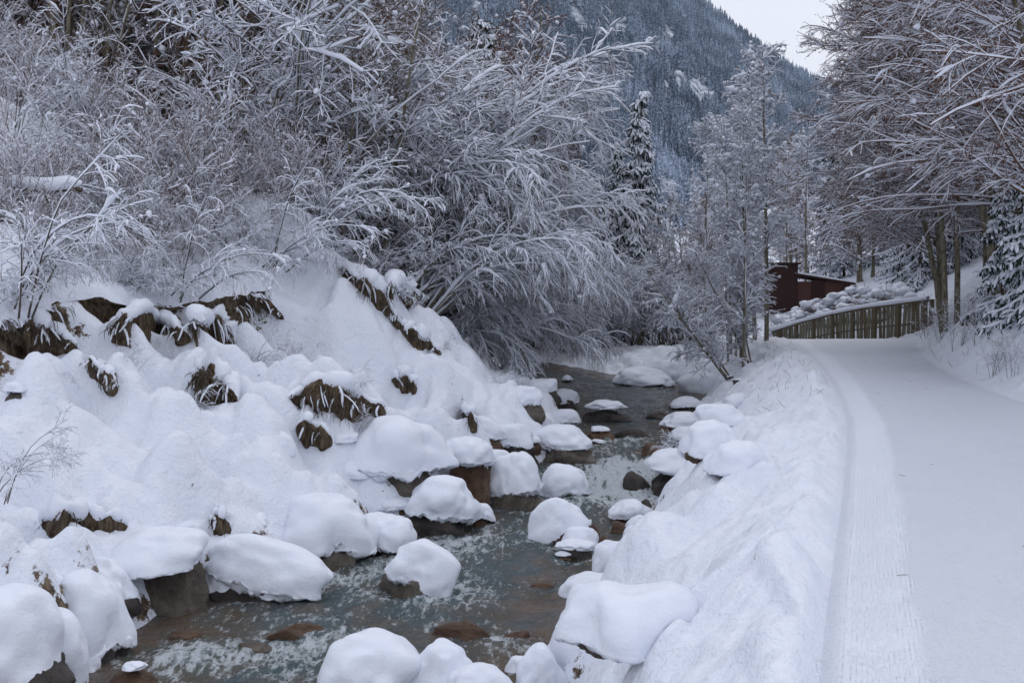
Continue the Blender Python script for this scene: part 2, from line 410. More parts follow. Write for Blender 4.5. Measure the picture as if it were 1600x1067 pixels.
# ------------------------------------------------------------------ materials
class M_:
    def __init__(s, name, rough=.7, col=(.5, .5, .5), spec=.3):
        s.m = bpy.data.materials.new(name); s.m.use_nodes = True
        s.t = s.m.node_tree; s.b = s.t.nodes['Principled BSDF']
        s.b.inputs['Roughness'].default_value = rough
        s.b.inputs['Base Color'].default_value = (*col, 1)
        s.b.inputs['Specular IOR Level'].default_value = spec
    def n(s, typ, **k):
        n = s.t.nodes.new('ShaderNode' + typ)
        for a, b in k.items(): setattr(n, a, b)
        return n
    def l(s, a, b): s.t.links.new(a, b)
    def coord(s, kind='Object'):
        if kind == 'Position': return s.n('NewGeometry').outputs['Position']
        return s.n('TexCoord').outputs[kind]
    def scale(s, vec, sc):
        m = s.n('Mapping'); m.inputs['Scale'].default_value = sc; s.l(vec, m.inputs['Vector']); return m.outputs[0]
    def noise(s, vec, scale, detail=3, rough=.6):
        n = s.n('TexNoise'); n.inputs['Scale'].default_value = scale; n.inputs['Detail'].default_value = detail
        n.inputs['Roughness'].default_value = rough
        if vec is not None: s.l(vec, n.inputs['Vector'])
        return n.outputs['Fac']
    def ramp(s, f, stops):
        r = s.n('ValToRGB'); e = r.color_ramp.elements
        while len(e) < len(stops): e.new(.5)
        for i, (p, c) in enumerate(stops): e[i].position = p; e[i].color = (*c, 1) if len(c) == 3 else c
        s.l(f, r.inputs[0]); return r.outputs[0]
    def math(s, op, a, b=None, clamp=False):
        m = s.n('Math', operation=op); m.use_clamp = clamp
        for i, v in enumerate((a, b)):
            if v is None: continue
            if isinstance(v, (int, float)): m.inputs[i].default_value = v
            else: s.l(v, m.inputs[i])
        return m.outputs[0]
    def mix(s, f, a, b):
        m = s.n('Mix', data_type='RGBA')
        for i, v in ((0, f), (6, a), (7, b)):
            if isinstance(v, (int, float)): m.inputs[i].default_value = v
            elif isinstance(v, tuple): m.inputs[i].default_value = (*v, 1)
            else: s.l(v, m.inputs[i])
        return m.outputs[2]
    def bump(s, h, strength, dist, prev=None):
        b = s.n('Bump'); b.inputs['Strength'].default_value = strength; b.inputs['Distance'].default_value = dist
        s.l(h, b.inputs['Height'])
        if prev is not None: s.l(prev, b.inputs['Normal'])
        return b.outputs[0]
    def base(s, c): s.l(c, s.b.inputs['Base Color'])
    def nrm(s, v): s.l(v, s.b.inputs['Normal'])

SNOW = (.77, .80, .885)
def mat_snow(name, kind='Object', tiny=False):
    m = M_(name, .55, SNOW, .25)
    if tiny: return m.m
    c = m.coord(kind)
    n1 = m.noise(c, 9, 3); n2 = m.noise(c, 85, 2)
    b = m.bump(n1, .5, .03); b = m.bump(n2, .55, .006, b)
    m.nrm(b)
    m.base(m.mix(m.noise(c, 3.1, 2), (.75, .785, .88), (.81, .84, .91)))
    return m.m
snow_m = mat_snow('snow')
snow_twig = mat_snow('snow_on_twigs', tiny=True)

def mat_ground():
    m = M_('snowy_ground', .55, SNOW, .25)
    c = m.coord('Position')
    n1 = m.noise(c, 7, 4); n2 = m.noise(c, 70, 2)
    b = m.bump(n1, .7, .07); b = m.bump(m.noise(c, 26, 3), .6, .02, b); b = m.bump(n2, .6, .007, b)
    g = m.n('NewGeometry')
    sx = m.n('SeparateXYZ'); m.l(g.outputs['Normal'], sx.inputs[0])
    a = m.n('Attribute'); a.attribute_name = 'earth'
    e = m.math('ADD', a.outputs['Fac'], m.math('MULTIPLY', m.math('SUBTRACT', m.noise(c, 5.5, 6, .75), .5), 2.6))
    steep = m.math('SUBTRACT', .62, sx.outputs[2])
    f = m.math('ADD', m.math('MULTIPLY', e, 1.0), m.math('MULTIPLY', steep, .9))
    f = m.math('MULTIPLY', m.math('SUBTRACT', f, .62), 9.0, True)
    cs = m.scale(c, (5, 5, 2.6))
    dirt = m.ramp(m.noise(cs, 2.2, 6, .7), [(.32, (.03, .018, .012)), (.45, (.10, .062, .035)), (.55, (.20, .15, .095)), (.7, (.30, .25, .18))])
    sn = m.mix(m.noise(c, 2.1, 2), (.75, .785, .88), (.81, .84, .91))
    m.base(m.mix(f, sn, dirt))
    b2 = m.bump(m.noise(cs, 4, 5), .9, .05, b)
    mx = m.n('Mix', data_type='VECTOR'); m.l(f, mx.inputs[0]); m.l(b, mx.inputs[4]); m.l(b2, mx.inputs[5])
    m.nrm(mx.outputs[1])
    return m.m
ground_m = mat_ground()

def mat_path():
    m = M_('groomed_snow', .5, SNOW, .3)
    uv = m.coord('UV')
    sx = m.n('SeparateXYZ'); m.l(uv, sx.inputs[0])
    c = m.coord('Position')
    wob = m.math('MULTIPLY', m.noise(c, .8, 2), .02)
    u = m.math('ADD', sx.outputs[0], wob)
    wave = m.math('SINE', m.math('MULTIPLY', u, 2 * math.pi / .024))
    mk = m.math('MULTIPLY', m.math('MULTIPLY', m.math('SUBTRACT', u, .07), 18, True), m.math('MULTIPLY', m.math('SUBTRACT', .60, m.math('ADD', u, m.math('MULTIPLY', m.noise(c, 2.4, 3), .22))), 14, True))
    worn = m.math('MULTIPLY', m.math('SUBTRACT', m.noise(c, 2.5, 3), .22), 4, True)
    h = m.math('MULTIPLY', m.math('MULTIPLY', wave, mk), worn)
    b = m.bump(m.math('MULTIPLY', h, m.math('MULTIPLY', m.math('SUBTRACT', 13.0, sx.outputs[1]), .16, True)), .55, .0055)
    crumbs = m.math('SUBTRACT', 1.0, m.math('MULTIPLY', mk, .7))
    b = m.bump(m.math('MULTIPLY', m.noise(c, 38, 4, .7), crumbs), .9, .03, b)
    b = m.bump(m.noise(c, 5, 4), .7, .06, b)
    m.nrm(b)
    m.base(m.mix(m.noise(c, 1.6, 3), (.74, .78, .875), (.80, .83, .91)))
    return m.m
path_m = mat_path()

def mat_rock(name, c1, c2, c3, wet=True):
    m = M_(name, .6, c1, .4)
    c = m.coord('Object')
    n = m.noise(c, 2.6, 8, .72)
    col = m.ramp(n, [(.3, c1), (.5, c2), (.7, c3)])
    sp = m.noise(c, 22, 4, .7)
    col = m.mix(m.math('MULTIPLY', m.math('SUBTRACT', sp, .5), 2.2, True), col, tuple(k * .45 for k in c1))
    m.base(col)
    b = m.bump(m.noise(c, 4, 8, .75), 1.0, .14); b = m.bump(m.noise(c, 40, 3), .5, .01, b)
    m.nrm(b)
    if wet: m.b.inputs['Roughness'].default_value = .42
    return m.m
rock_grey = mat_rock('grey_brown_rock', (.055, .046, .037), (.145, .122, .098), (.28, .25, .205))
rock_warm = mat_rock('rust_brown_rock', (.06, .030, .020), (.15, .085, .052), (.27, .19, .125))
rock_dark = mat_rock('dark_wet_rock', (.022, .018, .017), (.065, .053, .047), (.15, .13, .12))

def mat_bark(name, c1, c2, sc=8):
    m = M_(name, .8, c1, .2)
    c = m.coord('Object')
    c = m.scale(c, (1.5, 1.5, .5))
    m.base(m.ramp(m.noise(c, sc, 5, .7), [(.35, c1), (.65, c2)]))
    return m.m
bark_olive = mat_bark('olive_grey_bark', (.085, .075, .050), (.28, .25, .18), 9)
bark_brown = mat_bark('brown_bark', (.045, .034, .026), (.12, .095, .07), 5)
twig_brown = mat_bark('brown_twigs', (.075, .052, .040), (.17, .125, .10))
twig_red = mat_bark('reddish_twigs', (.085, .048, .038), (.18, .105, .080))
twig_grey = mat_bark('grey_twigs', (.10, .085, .070), (.22, .19, .155))
leaf_rust = mat_bark('withered_leaves', (.10, .042, .025), (.20, .095, .055), 3)
needle_m = mat_bark('dark_needles', (.010, .018, .012), (.030, .045, .030), 6)

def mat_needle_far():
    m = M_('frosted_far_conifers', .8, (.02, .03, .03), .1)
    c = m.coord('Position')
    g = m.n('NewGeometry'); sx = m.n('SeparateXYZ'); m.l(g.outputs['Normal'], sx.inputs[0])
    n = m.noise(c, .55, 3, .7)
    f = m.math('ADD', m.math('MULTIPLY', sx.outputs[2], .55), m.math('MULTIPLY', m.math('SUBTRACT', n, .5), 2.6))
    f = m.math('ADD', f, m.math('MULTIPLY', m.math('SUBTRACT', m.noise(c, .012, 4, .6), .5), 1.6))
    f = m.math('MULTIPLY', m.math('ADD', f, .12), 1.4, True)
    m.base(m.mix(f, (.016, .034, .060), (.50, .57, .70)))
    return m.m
far_needle = mat_needle_far()

def mat_water():
    m = M_('stream_water', .06, (.03, .04, .04), .5)
    m.b.inputs['IOR'].default_value = 1.33
    c = m.coord('Position')
    a = m.n('Attribute'); a.attribute_name = 'foam'
    d = m.n('Attribute'); d.attribute_name = 'shallow'
    st = m.scale(c, (5.5, 1.7, 4))
    nf = m.noise(st, 2.6, 7, .72)
    nf2 = m.noise(c, 34, 4, .75)
    # faster water breaks into foam streaks
    rid = m.math('SUBTRACT', 1.0, m.math('MULTIPLY', m.math('ABSOLUTE', m.math('SUBTRACT', m.noise(m.scale(c, (1, .5, 1)), 7.5, 5, .62), .5)), 9.0))
    f = m.math('ADD', m.math('MULTIPLY', a.outputs['Fac'], .95), m.math('MULTIPLY', rid, .50))
    f = m.math('ADD', f, m.math('MULTIPLY', m.math('SUBTRACT', nf, .5), 2.6))
    f = m.math('ADD', f, m.math('MULTIPLY', m.math('SUBTRACT', nf2, .5), .8))
    f = m.math('MULTIPLY', m.math('SUBTRACT', f, .70), 1.7, True)
    bedc = m.noise(c, 2.4, 3, .6)
    warm = m.math('MULTIPLY', m.math('ADD', d.outputs['Fac'], m.math('MULTIPLY', m.math('SUBTRACT', bedc, .5), 3.2)), 1.0, True)
    body = m.mix(warm, (.078, .110, .125), (.16, .112, .078))
    body = m.mix(m.math('MULTIPLY', a.outputs['Fac'], .55, True), body, (.10, .16, .16))
    m.base(m.mix(f, body, (.66, .71, .76)))
    r = m.math('ADD', .10, m.math('MULTIPLY', f, .5)); m.l(r, m.b.inputs['Roughness'])
    st2 = m.scale(c, (1, .55, 1))
    b = m.bump(m.noise(st2, 8, 6, .7), 1.0, .13)
    b = m.bump(m.noise(st2, 34, 4, .7), 1.0, .025, b)
    m.nrm(b)
    return m.m
water_m = mat_water()

def mat_wood(name, c1, c2):
    m = M_(name, .75, c1, .2)
    c = m.scale(m.coord('Object'), (9, 9, 1.2))
    m.base(m.mix(m.noise(c, 2.5, 5, .7), c1, c2)); m.nrm(m.bump(m.noise(c, 6, 4), .5, .01))
    return m.m
wood_m = mat_wood('weathered_wood', (.07, .055, .03), (.17, .135, .08))
wood_green = mat_wood('mossy_boards', (.09, .085, .055), (.22, .20, .14))
red_wood = mat_wood('dark_red_boards', (.022, .011, .010), (.055, .024, .020))
red_roof = mat_wood('brown_red_siding', (.06, .026, .022), (.12, .055, .045))
wire_m = M_('wire', .4, (.12, .11, .10), .5).m

# ------------------------------------------------------------------ ground, path, water
k1 = np.arange(0, 1, 1 / 690.)
YR = np.concatenate([3.0 * (46 / 3.0) ** k1, 46 * (760 / 46.) ** np.linspace(0, 1, 90)])
NR = len(YR)
def seg_cols(lo, hi, n, pw=1.0):
    s = np.linspace(0, 1, n) ** pw
    return lo[:, None] + (hi - lo)[:, None] * s[None, :]
xl, xr, xp, xq = fXL(YR), fXR(YR), fXP(YR), fXPR(YR)
tc = fTC(YR)
left_near = seg_cols(xl - tc, xl, 110)                       # slope below the lip
cutc = seg_cols(xl - tc - .14, xl - tc, 9)
hill = (xl - tc - .14)[:, None] - (np.linspace(1, 0, 150)[None, :] ** 2.6) * (30 + YR * .9)[:, None]
bed = seg_cols(xl, xr, 24)
rb = seg_cols(xr, xp, 110)
right = xq[:, None] + (np.linspace(0, 1, 130)[None, :] ** 2.2) * (30 + YR * .9)[:, None]
XG = np.concatenate([hill[:, :-1], cutc[:, :-1], left_near[:, :-1], bed[:, :-1], rb], 1)
YG = np.repeat(YR[:, None], XG.shape[1], 1)
ZG = ground(XG + 0, YG)
nh, nc_ = hill.shape[1] - 1, cutc.shape[1] - 1
# exact profile across the cut, with an overhanging snow lip
jj = np.arange(XG.shape[1])
cutm = (jj >= nh) & (jj <= nh + nc_)
cuth = fCUT(YR)
XO, YO, ZO = XG.copy(), YG.copy(), ZG.copy()
# lip hangs outwards: shift upper columns towards the stream
t_rel = (xl - tc - .14)[:, None] - XG                       # >0 uphill of the lip
lipf = np.exp(-(np.clip(t_rel, 0, None) / .30) ** 2) * (t_rel > -.001)
shift = (.16 + .16 * noise2(XG * 2, YG * 2.3, 71)) * np.clip(cuth, 0, .8)[:, None] * 1.3
XO = XO + lipf * (shift + .10 * noise2(YG * 6, XG * 0 + .3, 73) * np.clip(cuth, 0, .8)[:, None])
ZO = ZO - lipf * .10 * (np.abs(noise2(YG * 5, XG * 3, 74)) + 1.6 * np.clip(noise2(YG * 1.9, XG * .5, 76), 0, 1)) * np.clip(cuth * 2, 0, 1)[:, None]
wfac = np.zeros_like(XG)
for j in range(nh, nh + nc_ + 1):
    q = (j - nh) / nc_
    wfac[:, j] = math.sin(math.pi * q) ** .5 if 0 < q < 1 else 0
XO = XO - wfac * (.16 + .10 * noise2(YG * 3, ZG * 3, 75)) * np.clip(cuth, 0, .8)[:, None]
earth = np.zeros_like(XG)
earth[:, nh + 1:nh + nc_] = 1.05
earth[:, nh + nc_] = .75
for k in range(1, 14): earth[:, nh + nc_ + k] = np.maximum(0, .62 - .045 * k) + .0
earth *= np.clip((cuth - .12) * 4, 0, 1)[:, None] * (.35 + .65 * sstep(-.42, -.22, noise2(YR * 2.3, 8.8, 17)))[:, None]
earth += (sstep(.5, 0, np.abs(XG - (xl[:, None] - .25)))) * .55 * (XG < xl[:, None])
earth += (sstep(.35, 0, np.abs(XG - (xr[:, None] + .15)))) * .45 * (XG > xr[:, None])
earth[(XG > xl[:, None]) & (XG < xr[:, None])] = 1.6
earth *= (YG < 60)
gm = mesh_np('ground', np.stack([XO, YO, ZO], -1).reshape(-1, 3), grid_faces(*XG.shape), True, (ground_m,))
attr(gm, 'earth', earth)
tag(obj('ground', gm), kind='structure')
# right of the path
YH = np.repeat(YR[:, None], right.shape[1], 1)
gm2 = mesh_np('hillside', np.stack([right, YH, ground(right + 1e-4, YH)], -1).reshape(-1, 3), grid_faces(*right.shape), True, (ground_m,))
attr(gm2, 'earth', np.zeros(right.size))
tag(obj('hillside', gm2), kind='structure')
# path
pc = np.concatenate([seg_cols(xp, xp + .2, 10)[:, :-1], seg_cols(xp + .2, xq, 90)], 1)
YP = np.repeat(YR[:, None], pc.shape[1], 1)
pm = mesh_np('path', np.stack([pc, YP, ground(np.clip(pc, (xp + 1e-4)[:, None], (xq - 1e-4)[:, None]), YP)], -1).reshape(-1, 3), grid_faces(*pc.shape), True, (path_m,))
uvl = pm.uv_layers.new(name='UVMap')
li = np.empty(len(pm.loops), np.int32); pm.loops.foreach_get('vertex_index', li)
uvv = np.stack([(pc - xp[:, None]).ravel(), YP.ravel()], -1)[li]
uvl.data.foreach_set('uv', uvv.astype(np.float32).ravel())
tag(obj('path', pm), kind='structure')
# water
RAPIDS = [(950, 770, 1.0, 1.0), (990, 735, .9, .8), (900, 700, .9, .5), (980, 690, .8, .5), (1000, 785, .7, .6), (700, 860, .8, .45), (760, 850, .6, .35), (640, 850, .5, .35),
          (700, 925, .6, .6), (640, 950, .5, .25), (270, 1040, .35, .9), (360, 1035, .35, .6), (520, 1000, .45, .35), (850, 830, .7, .25), (470, 1040, .5, .6), (780, 1015, .4, .6), (860, 745, .6, .3),
          (540, 905, .4, .4), (420, 950, .4, .25), (920, 650, .8, .25), (1010, 640, .9, .25), (750, 940, .5, .3), (930, 620, 1.2, .12), (980, 725, .5, .8)]
rp = []
for (px, py, r, a) in RAPIDS:
    Y = 12.
    for _ in range(12):
        Y = (CAMZ - float(fW(Y))) * F / (py - 455)
    rp.append((at(px, py, Y)[0], Y, r, a))
YW = 3.0 * (46 / 3.0) ** np.linspace(0, 1, 820)
wc = seg_cols(fXL(YW) - .9, fXR(YW) + .9, 130)
YWg = np.repeat(YW[:, None], 130, 1)
foam = np.full(wc.shape, -.09) + .10 * noise2(wc * 1.2, YWg * .5, 81)
for (x, y, r, a) in rp:
    foam += a * np.exp(-((wc - x) / r) ** 2 - ((YWg - y) / (r * 1.3)) ** 2)
for (a_, k_) in BSPEC:
    m_ = k_['Yf'] / F; ra = a_[4] * m_ / 2; xx = (a_[1] - 800) / F * k_['Yf']
    if float(fXL(k_['Yf'])) - .1 < xx < float(fXR(k_['Yf'])) + .1:
        dx, dy = wc - xx, YWg - (k_['Yf'] + ra * .5)
        rad_ = np.sqrt(dx ** 2 + dy ** 2) / (ra * 1.25)
        foam += .30 * np.exp(-((rad_ - 1) / .16) ** 2) + .26 * np.exp(-(dx / (ra * .9)) ** 2) * sstep(.2, -.3, dy) * np.exp(np.clip(dy, None, 0) / (ra * 2.2))
foam = np.where(foam > .35, .35 + (foam - .35) * .85, foam)
amp = .013 + .055 * np.clip(foam, 0, 1)
zw = fW(YWg) + amp * (fbm2(wc * 4.2, YWg * 2.6, 4, 82) + .5 * noise2(wc * 1.3, YWg * 1.1, 85))
wm_ = mesh_np('water', np.stack([wc, YWg, zw], -1).reshape(-1, 3), grid_faces(*wc.shape), True, (water_m,))
attr(wm_, 'foam', foam)
shal = sstep(1.5, .3, np.minimum(wc - fXL(YWg), fXR(YWg) - wc)) * .55 + sstep(11.5, 9, YWg) * .35
attr(wm_, 'shallow', shal)
tag(obj('water', wm_), kind='structure')

# ------------------------------------------------------------------ boulders with snow caps
def ico(sub):
    import bmesh
    bm = bmesh.new(); bmesh.ops.create_icosphere(bm, subdivisions=sub, radius=1)
    V = np.array([v.co[:] for v in bm.verts]); Fc = np.array([[v.index for v in f.verts] for f in bm.faces]); bm.free()
    return V, Fc
ICO = {k: ico(k) for k in (3, 4, 5, 6)}
def rock_shape(sub, seed, rough=.17):
    V, Fc = ICO[sub]; rg = np.random.default_rng(seed)
    N = rg.normal(size=(15, 3)); N /= np.linalg.norm(N, axis=1)[:, None]
    D = rg.uniform(.62, .95, 15)
    dt = V @ N.T
    r = np.where(dt > .05, D / np.maximum(dt, .05), 9)
    r = -np.log(np.exp(-14 * np.minimum(r, 2)).sum(1) + math.exp(-14 * 1.05)) / 14
    r += rough * (noise3(V[:, 0] * 2, V[:, 1] * 2, V[:, 2] * 2, seed) * .6 + noise3(V[:, 0] * 5, V[:, 1] * 5, V[:, 2] * 5, seed + 1) * .35 + noise3(V[:, 0] * 12, V[:, 1] * 12, V[:, 2] * 12, seed + 2) * .18)
    V = V * r[:, None]
    V = V / np.abs(V).max(0)[None]
    return V, Fc
def cap_shape(sub, seed, drape, top, ragged=1.0):
    """pillow of snow: rounded above, drawn down over the edge, uneven along its rim"""
    V, Fc = ICO[sub]
    x, y, z = V.T
    n1 = noise3(x * 1.3 + seed, y * 1.3, z * 1.3, seed); n2 = noise3(x * 3.2, y * 3.2 + seed, z * 3.2, seed + 1)
    n3 = noise3(x * 9, y * 9, z * 6, seed + 2)
    rr = np.sqrt(x * x + y * y)
    pr = 1 + .24 * n1 + .09 * n2
    pw = np.where(rr > 1e-6, np.maximum(rr, 1e-6) ** -.12, 1)
    X, Yv = x * pr * pw, y * pr * pw
    zt = np.clip(1 - np.clip(rr, 0, 1) ** 2.25, 0, 1) ** (1 / 2.1)
    n4 = noise3(x * .8 + 5, y * .8, z * .3, seed + 9)
    n5 = noise3(x * 18, y * 18, z * 9, seed + 4)
    Z = np.where(z > 0, zt * top * (1 + .16 * n1 + .08 * n2 + .22 * n4), z * .24 * top)
    Z = Z - drape * np.clip(rr, 0, 1) ** 3 * (1 + .35 * n1)
    low = sstep(.25, -.5, z)
    Z = Z + low * ragged * (.16 * n3 + .16 * n2 + .08 * n5) * top
    s = 1 + low * (.05 * n3 + .02 * n5) * ragged + .012 * n3
    return np.stack([X * s, Yv * s, Z], -1), Fc
NB = [0]
def boulder(label, cx, top, base, w, rock=.35, Yf=None, tilt=0, depth=.85, mat=None, bare=False, drape=.25, group=None, capw=1.0, yaw=None, thin=False, cat='boulder', sink=.35, coff=0., slope=False, small=False):
    """cx, w: middle and breadth, top/base: its upper and lower edge in the photograph; real place and size follow from the water or given distance"""
    NB[0] += 1; seed = 100 + NB[0] * 7
    if yaw is None: yaw = (NB[0] * 37 % 41) - 20
    mat = {'grey': rock_grey, 'warm': rock_warm, 'dark': rock_dark}.get(str(mat), rock_grey if not bare else rock_warm)
    m = Yf / F
    a = w * m / 2; b = a * depth
    Yc = Yf + b * .8
    X, _, zb = at(cx, base, Yf); X *= Yc / Yf
    el = (base - 455) / F
    H = math.sqrt(max((.35 * a) ** 2, ((base - top) * m) ** 2 - (2 * b * max(el, 0)) ** 2))
    H *= Yc / Yf * .97
    if slope:          # stuck in the slope: only the front shows
        X += (-.25 if X < 1.5 else .1) * a; Yc += .45 * b; zb -= .06 * H; capw *= 1.12
    e = empty('boulder', (X, Yc, zb), math.radians(yaw))
    tag(e, label, cat, group)
    sub = 5 if w > 60 else 4
    hr = H * (rock + .03)
    R = Ry(math.radians(tilt))
    if bare:
        V, Fc = rock_shape(sub, seed, .13)
        V = V * np.array([a, b, H * 1.1 / (1 + 0)]) @ R.T + np.array([0, 0, 0 if False else H * .0])
        obj('rock', mesh_np('rock', V, Fc, True, (mat or rock_warm,)), e)
        return e
    V, Fc = rock_shape(sub, seed)
    top_r = hr + (H - hr) * .45
    cz = hr * .15 - .05 * H
    fl = (1.12 - .22 * V[:, 2] + .16 * noise3(V[:, 0] * 1.2, V[:, 1] * 1.2, V[:, 2] * 3, seed + 5))[:, None]
    V = V * np.concatenate([fl, fl, fl * 0 + 1], 1)
    V = V * np.array([a * .98, b * .98, (top_r - cz) * 1.02]) + np.array([0, 0, cz])
    V = V @ R.T
    obj('rock', mesh_np('rock', V, Fc, True, (mat or rock_grey,)), e)
    th = H - hr
    C, Fc = cap_shape(sub, seed + 3, drape * .9, 1.0, 1.0)
    if thin: th = min(th, .35 * H)
    C = C * np.array([a * capw * .99, b * capw * 1.02, th * .84]) + np.array([coff * a, 0, H - th * .84])
    C = C @ R.T
    obj('snow_cap', mesh_np('snow_cap', C, Fc, True, (snow_m,)), e)
    return e

for _k in BSPEC:
    boulder(*_k[0], **_k[1])

# ------------------------------------------------------------------ trees
def tubes(P, R, sides):
    """P (m,n,3) polylines, R (m,n) radii -> verts, quads"""
    m, n, _ = P.shape
    T = np.empty_like(P)
    T[:, 1:-1] = P[:, 2:] - P[:, :-2]; T[:, 0] = P[:, 1] - P[:, 0]; T[:, -1] = P[:, -1] - P[:, -2]
    T /= np.linalg.norm(T, axis=2, keepdims=True) + 1e-9
    mz = np.abs(T[:, :, 2]).mean(1)
    ref = np.where((mz > .8)[:, None], np.array([[1., .02, 0]]), np.array([[0, .02, 1.]]))[:, None, :]
    U = np.cross(T, ref); U /= np.linalg.norm(U, axis=2, keepdims=True) + 1e-9
    Vv = np.cross(T, U)
    a = np.arange(sides) / sides * 2 * np.pi + .5
    V = P[:, :, None] + R[:, :, None, None] * (np.cos(a)[None, None, :, None] * U[:, :, None] + np.sin(a)[None, None, :, None] * Vv[:, :, None])
    idx = np.arange(m * n * sides).reshape(m, n, sides)
    nx = np.roll(idx, -1, 2)
    Fq = np.stack([idx[:, :-1], nx[:, :-1], nx[:, 1:], idx[:, 1:]], -1).reshape(-1, 4)
    return V.reshape(-1, 3), Fq
class Soup:
    def __init__(s): s.V, s.F, s.n = [], [], 0
    def add(s, V, F):
        if len(V) == 0: return
        s.V.append(V); s.F.append(F + s.n); s.n += len(V)
    def mesh(s, name, mat, smooth=True):
        if not s.V: return None
        return mesh_np(name, np.concatenate(s.V), np.concatenate(s.F), smooth, (mat,))
def snow_on(P, R, rg, base, k, sides, cover=.85, minh=.12, heavy=.17):
    m, n, _ = P.shape
    T = np.gradient(P, axis=1); T /= np.linalg.norm(T, axis=2, keepdims=True) + 1e-9
    h = np.sqrt(np.clip(1 - T[:, :, 2] ** 2, 0, 1))
    lump = .55 + .6 * rg.random((m, n)) + (rg.random((m, n)) < .05) * 1.0
    lump = lump * np.where(rg.random(m) < heavy, 2.1, 1.)[:, None]
    rs = (base + k * R) * np.clip(h * 1.25, minh, 1) * lump
    rs[:, 0] *= .9; rs[:, -1] *= .55
    gone = rg.random(m) > cover
    rs[gone] *= .05
    Q = P.copy()
    Q[:, :, 2] += R * .5 + rs * .75
    if minh > .2: Q[:, :, 0] -= R * .45
    return tubes(Q, rs, sides)
def nrmz(v): return v / (np.linalg.norm(v, axis=-1, keepdims=True) + 1e-9)
def grow(rg, P, R, k, L, ang, n, s0=.15, s1=1., grav=0., rise=0., wob=.15, rr=.5, rmin=.002, taper=.5, bias=None, flat=0., lvar=.35):
    m, N, _ = P.shape
    K = m * k
    i = np.repeat(np.arange(m), k)
    s = rg.uniform(s0, s1, K) * (N - 1.001)
    a = s.astype(int); f = (s - a)[:, None]
    p = P[i, a] * (1 - f) + P[i, a + 1] * f
    t = nrmz(P[i, a + 1] - P[i, a])
    r0 = R[i, a] * (1 - f[:, 0]) + R[i, a + 1] * f[:, 0]
    v = rg.normal(size=(K, 3))
    if bias is not None: v = v + np.array(bias)
    v[:, 2] *= (1 - flat)
    v = nrmz(v - (v * t).sum(1, keepdims=True) * t)
    an = np.radians(ang) * rg.uniform(.7, 1.3, K)[:, None]
    d = nrmz(np.cos(an) * t + np.sin(an) * v)
    ln = L * rg.uniform(1 - lvar, 1 + lvar, K) * (1 - taper * s / (N - 1))
    Q = np.empty((K, n, 3)); Q[:, 0] = p
    st = (ln / (n - 1))[:, None]
    for j in range(1, n):
        d = d + rg.normal(size=(K, 3)) * wob
        d[:, 2] += (rise - grav * j / (n - 1)) / (n - 1) * 2
        d = nrmz(d)
        Q[:, j] = Q[:, j - 1] + d * st
    q = np.linspace(1, .3, n)[None, :]
    RR = np.maximum(np.minimum(r0 * rr, ln * .012 + .002)[:, None] * q, rmin)
    return Q, RR
def stem(rg, base, length, r, lean, curve, n=12, az=0., wob=.05):
    """one trunk: starts at an angle lean from vertical and bends by curve more towards its tip"""
    P = np.zeros((1, n, 3)); P[0, 0] = base
    q = np.linspace(0, 1, n)
    d = None
    a = az
    for j in range(1, n):
        th = lean + curve * q[j] ** 1.3
        a += rg.normal() * wob
        d = np.array([math.sin(th) * math.cos(a), math.sin(th) * math.sin(a), math.cos(th)]) + rg.normal(size=3) * wob * .7
        P[0, j] = P[0, j - 1] + nrmz(d) * length / (n - 1)
    R = (r * (1 - .82 * q ** .9))[None, :]
    return P, R
def quads_at(rg, C, size):
    m = len(C)
    u = nrmz(rg.normal(size=(m, 3))); v = nrmz(np.cross(u, rg.normal(size=(m, 3))))
    s = (size * rg.uniform(.5, 1.3, m))[:, None]
    V = np.stack([C - u * s, C + v * s * .6, C + u * s, C - v * s * .6], 1).reshape(-1, 3)
    return V, np.arange(m * 4).reshape(m, 4)

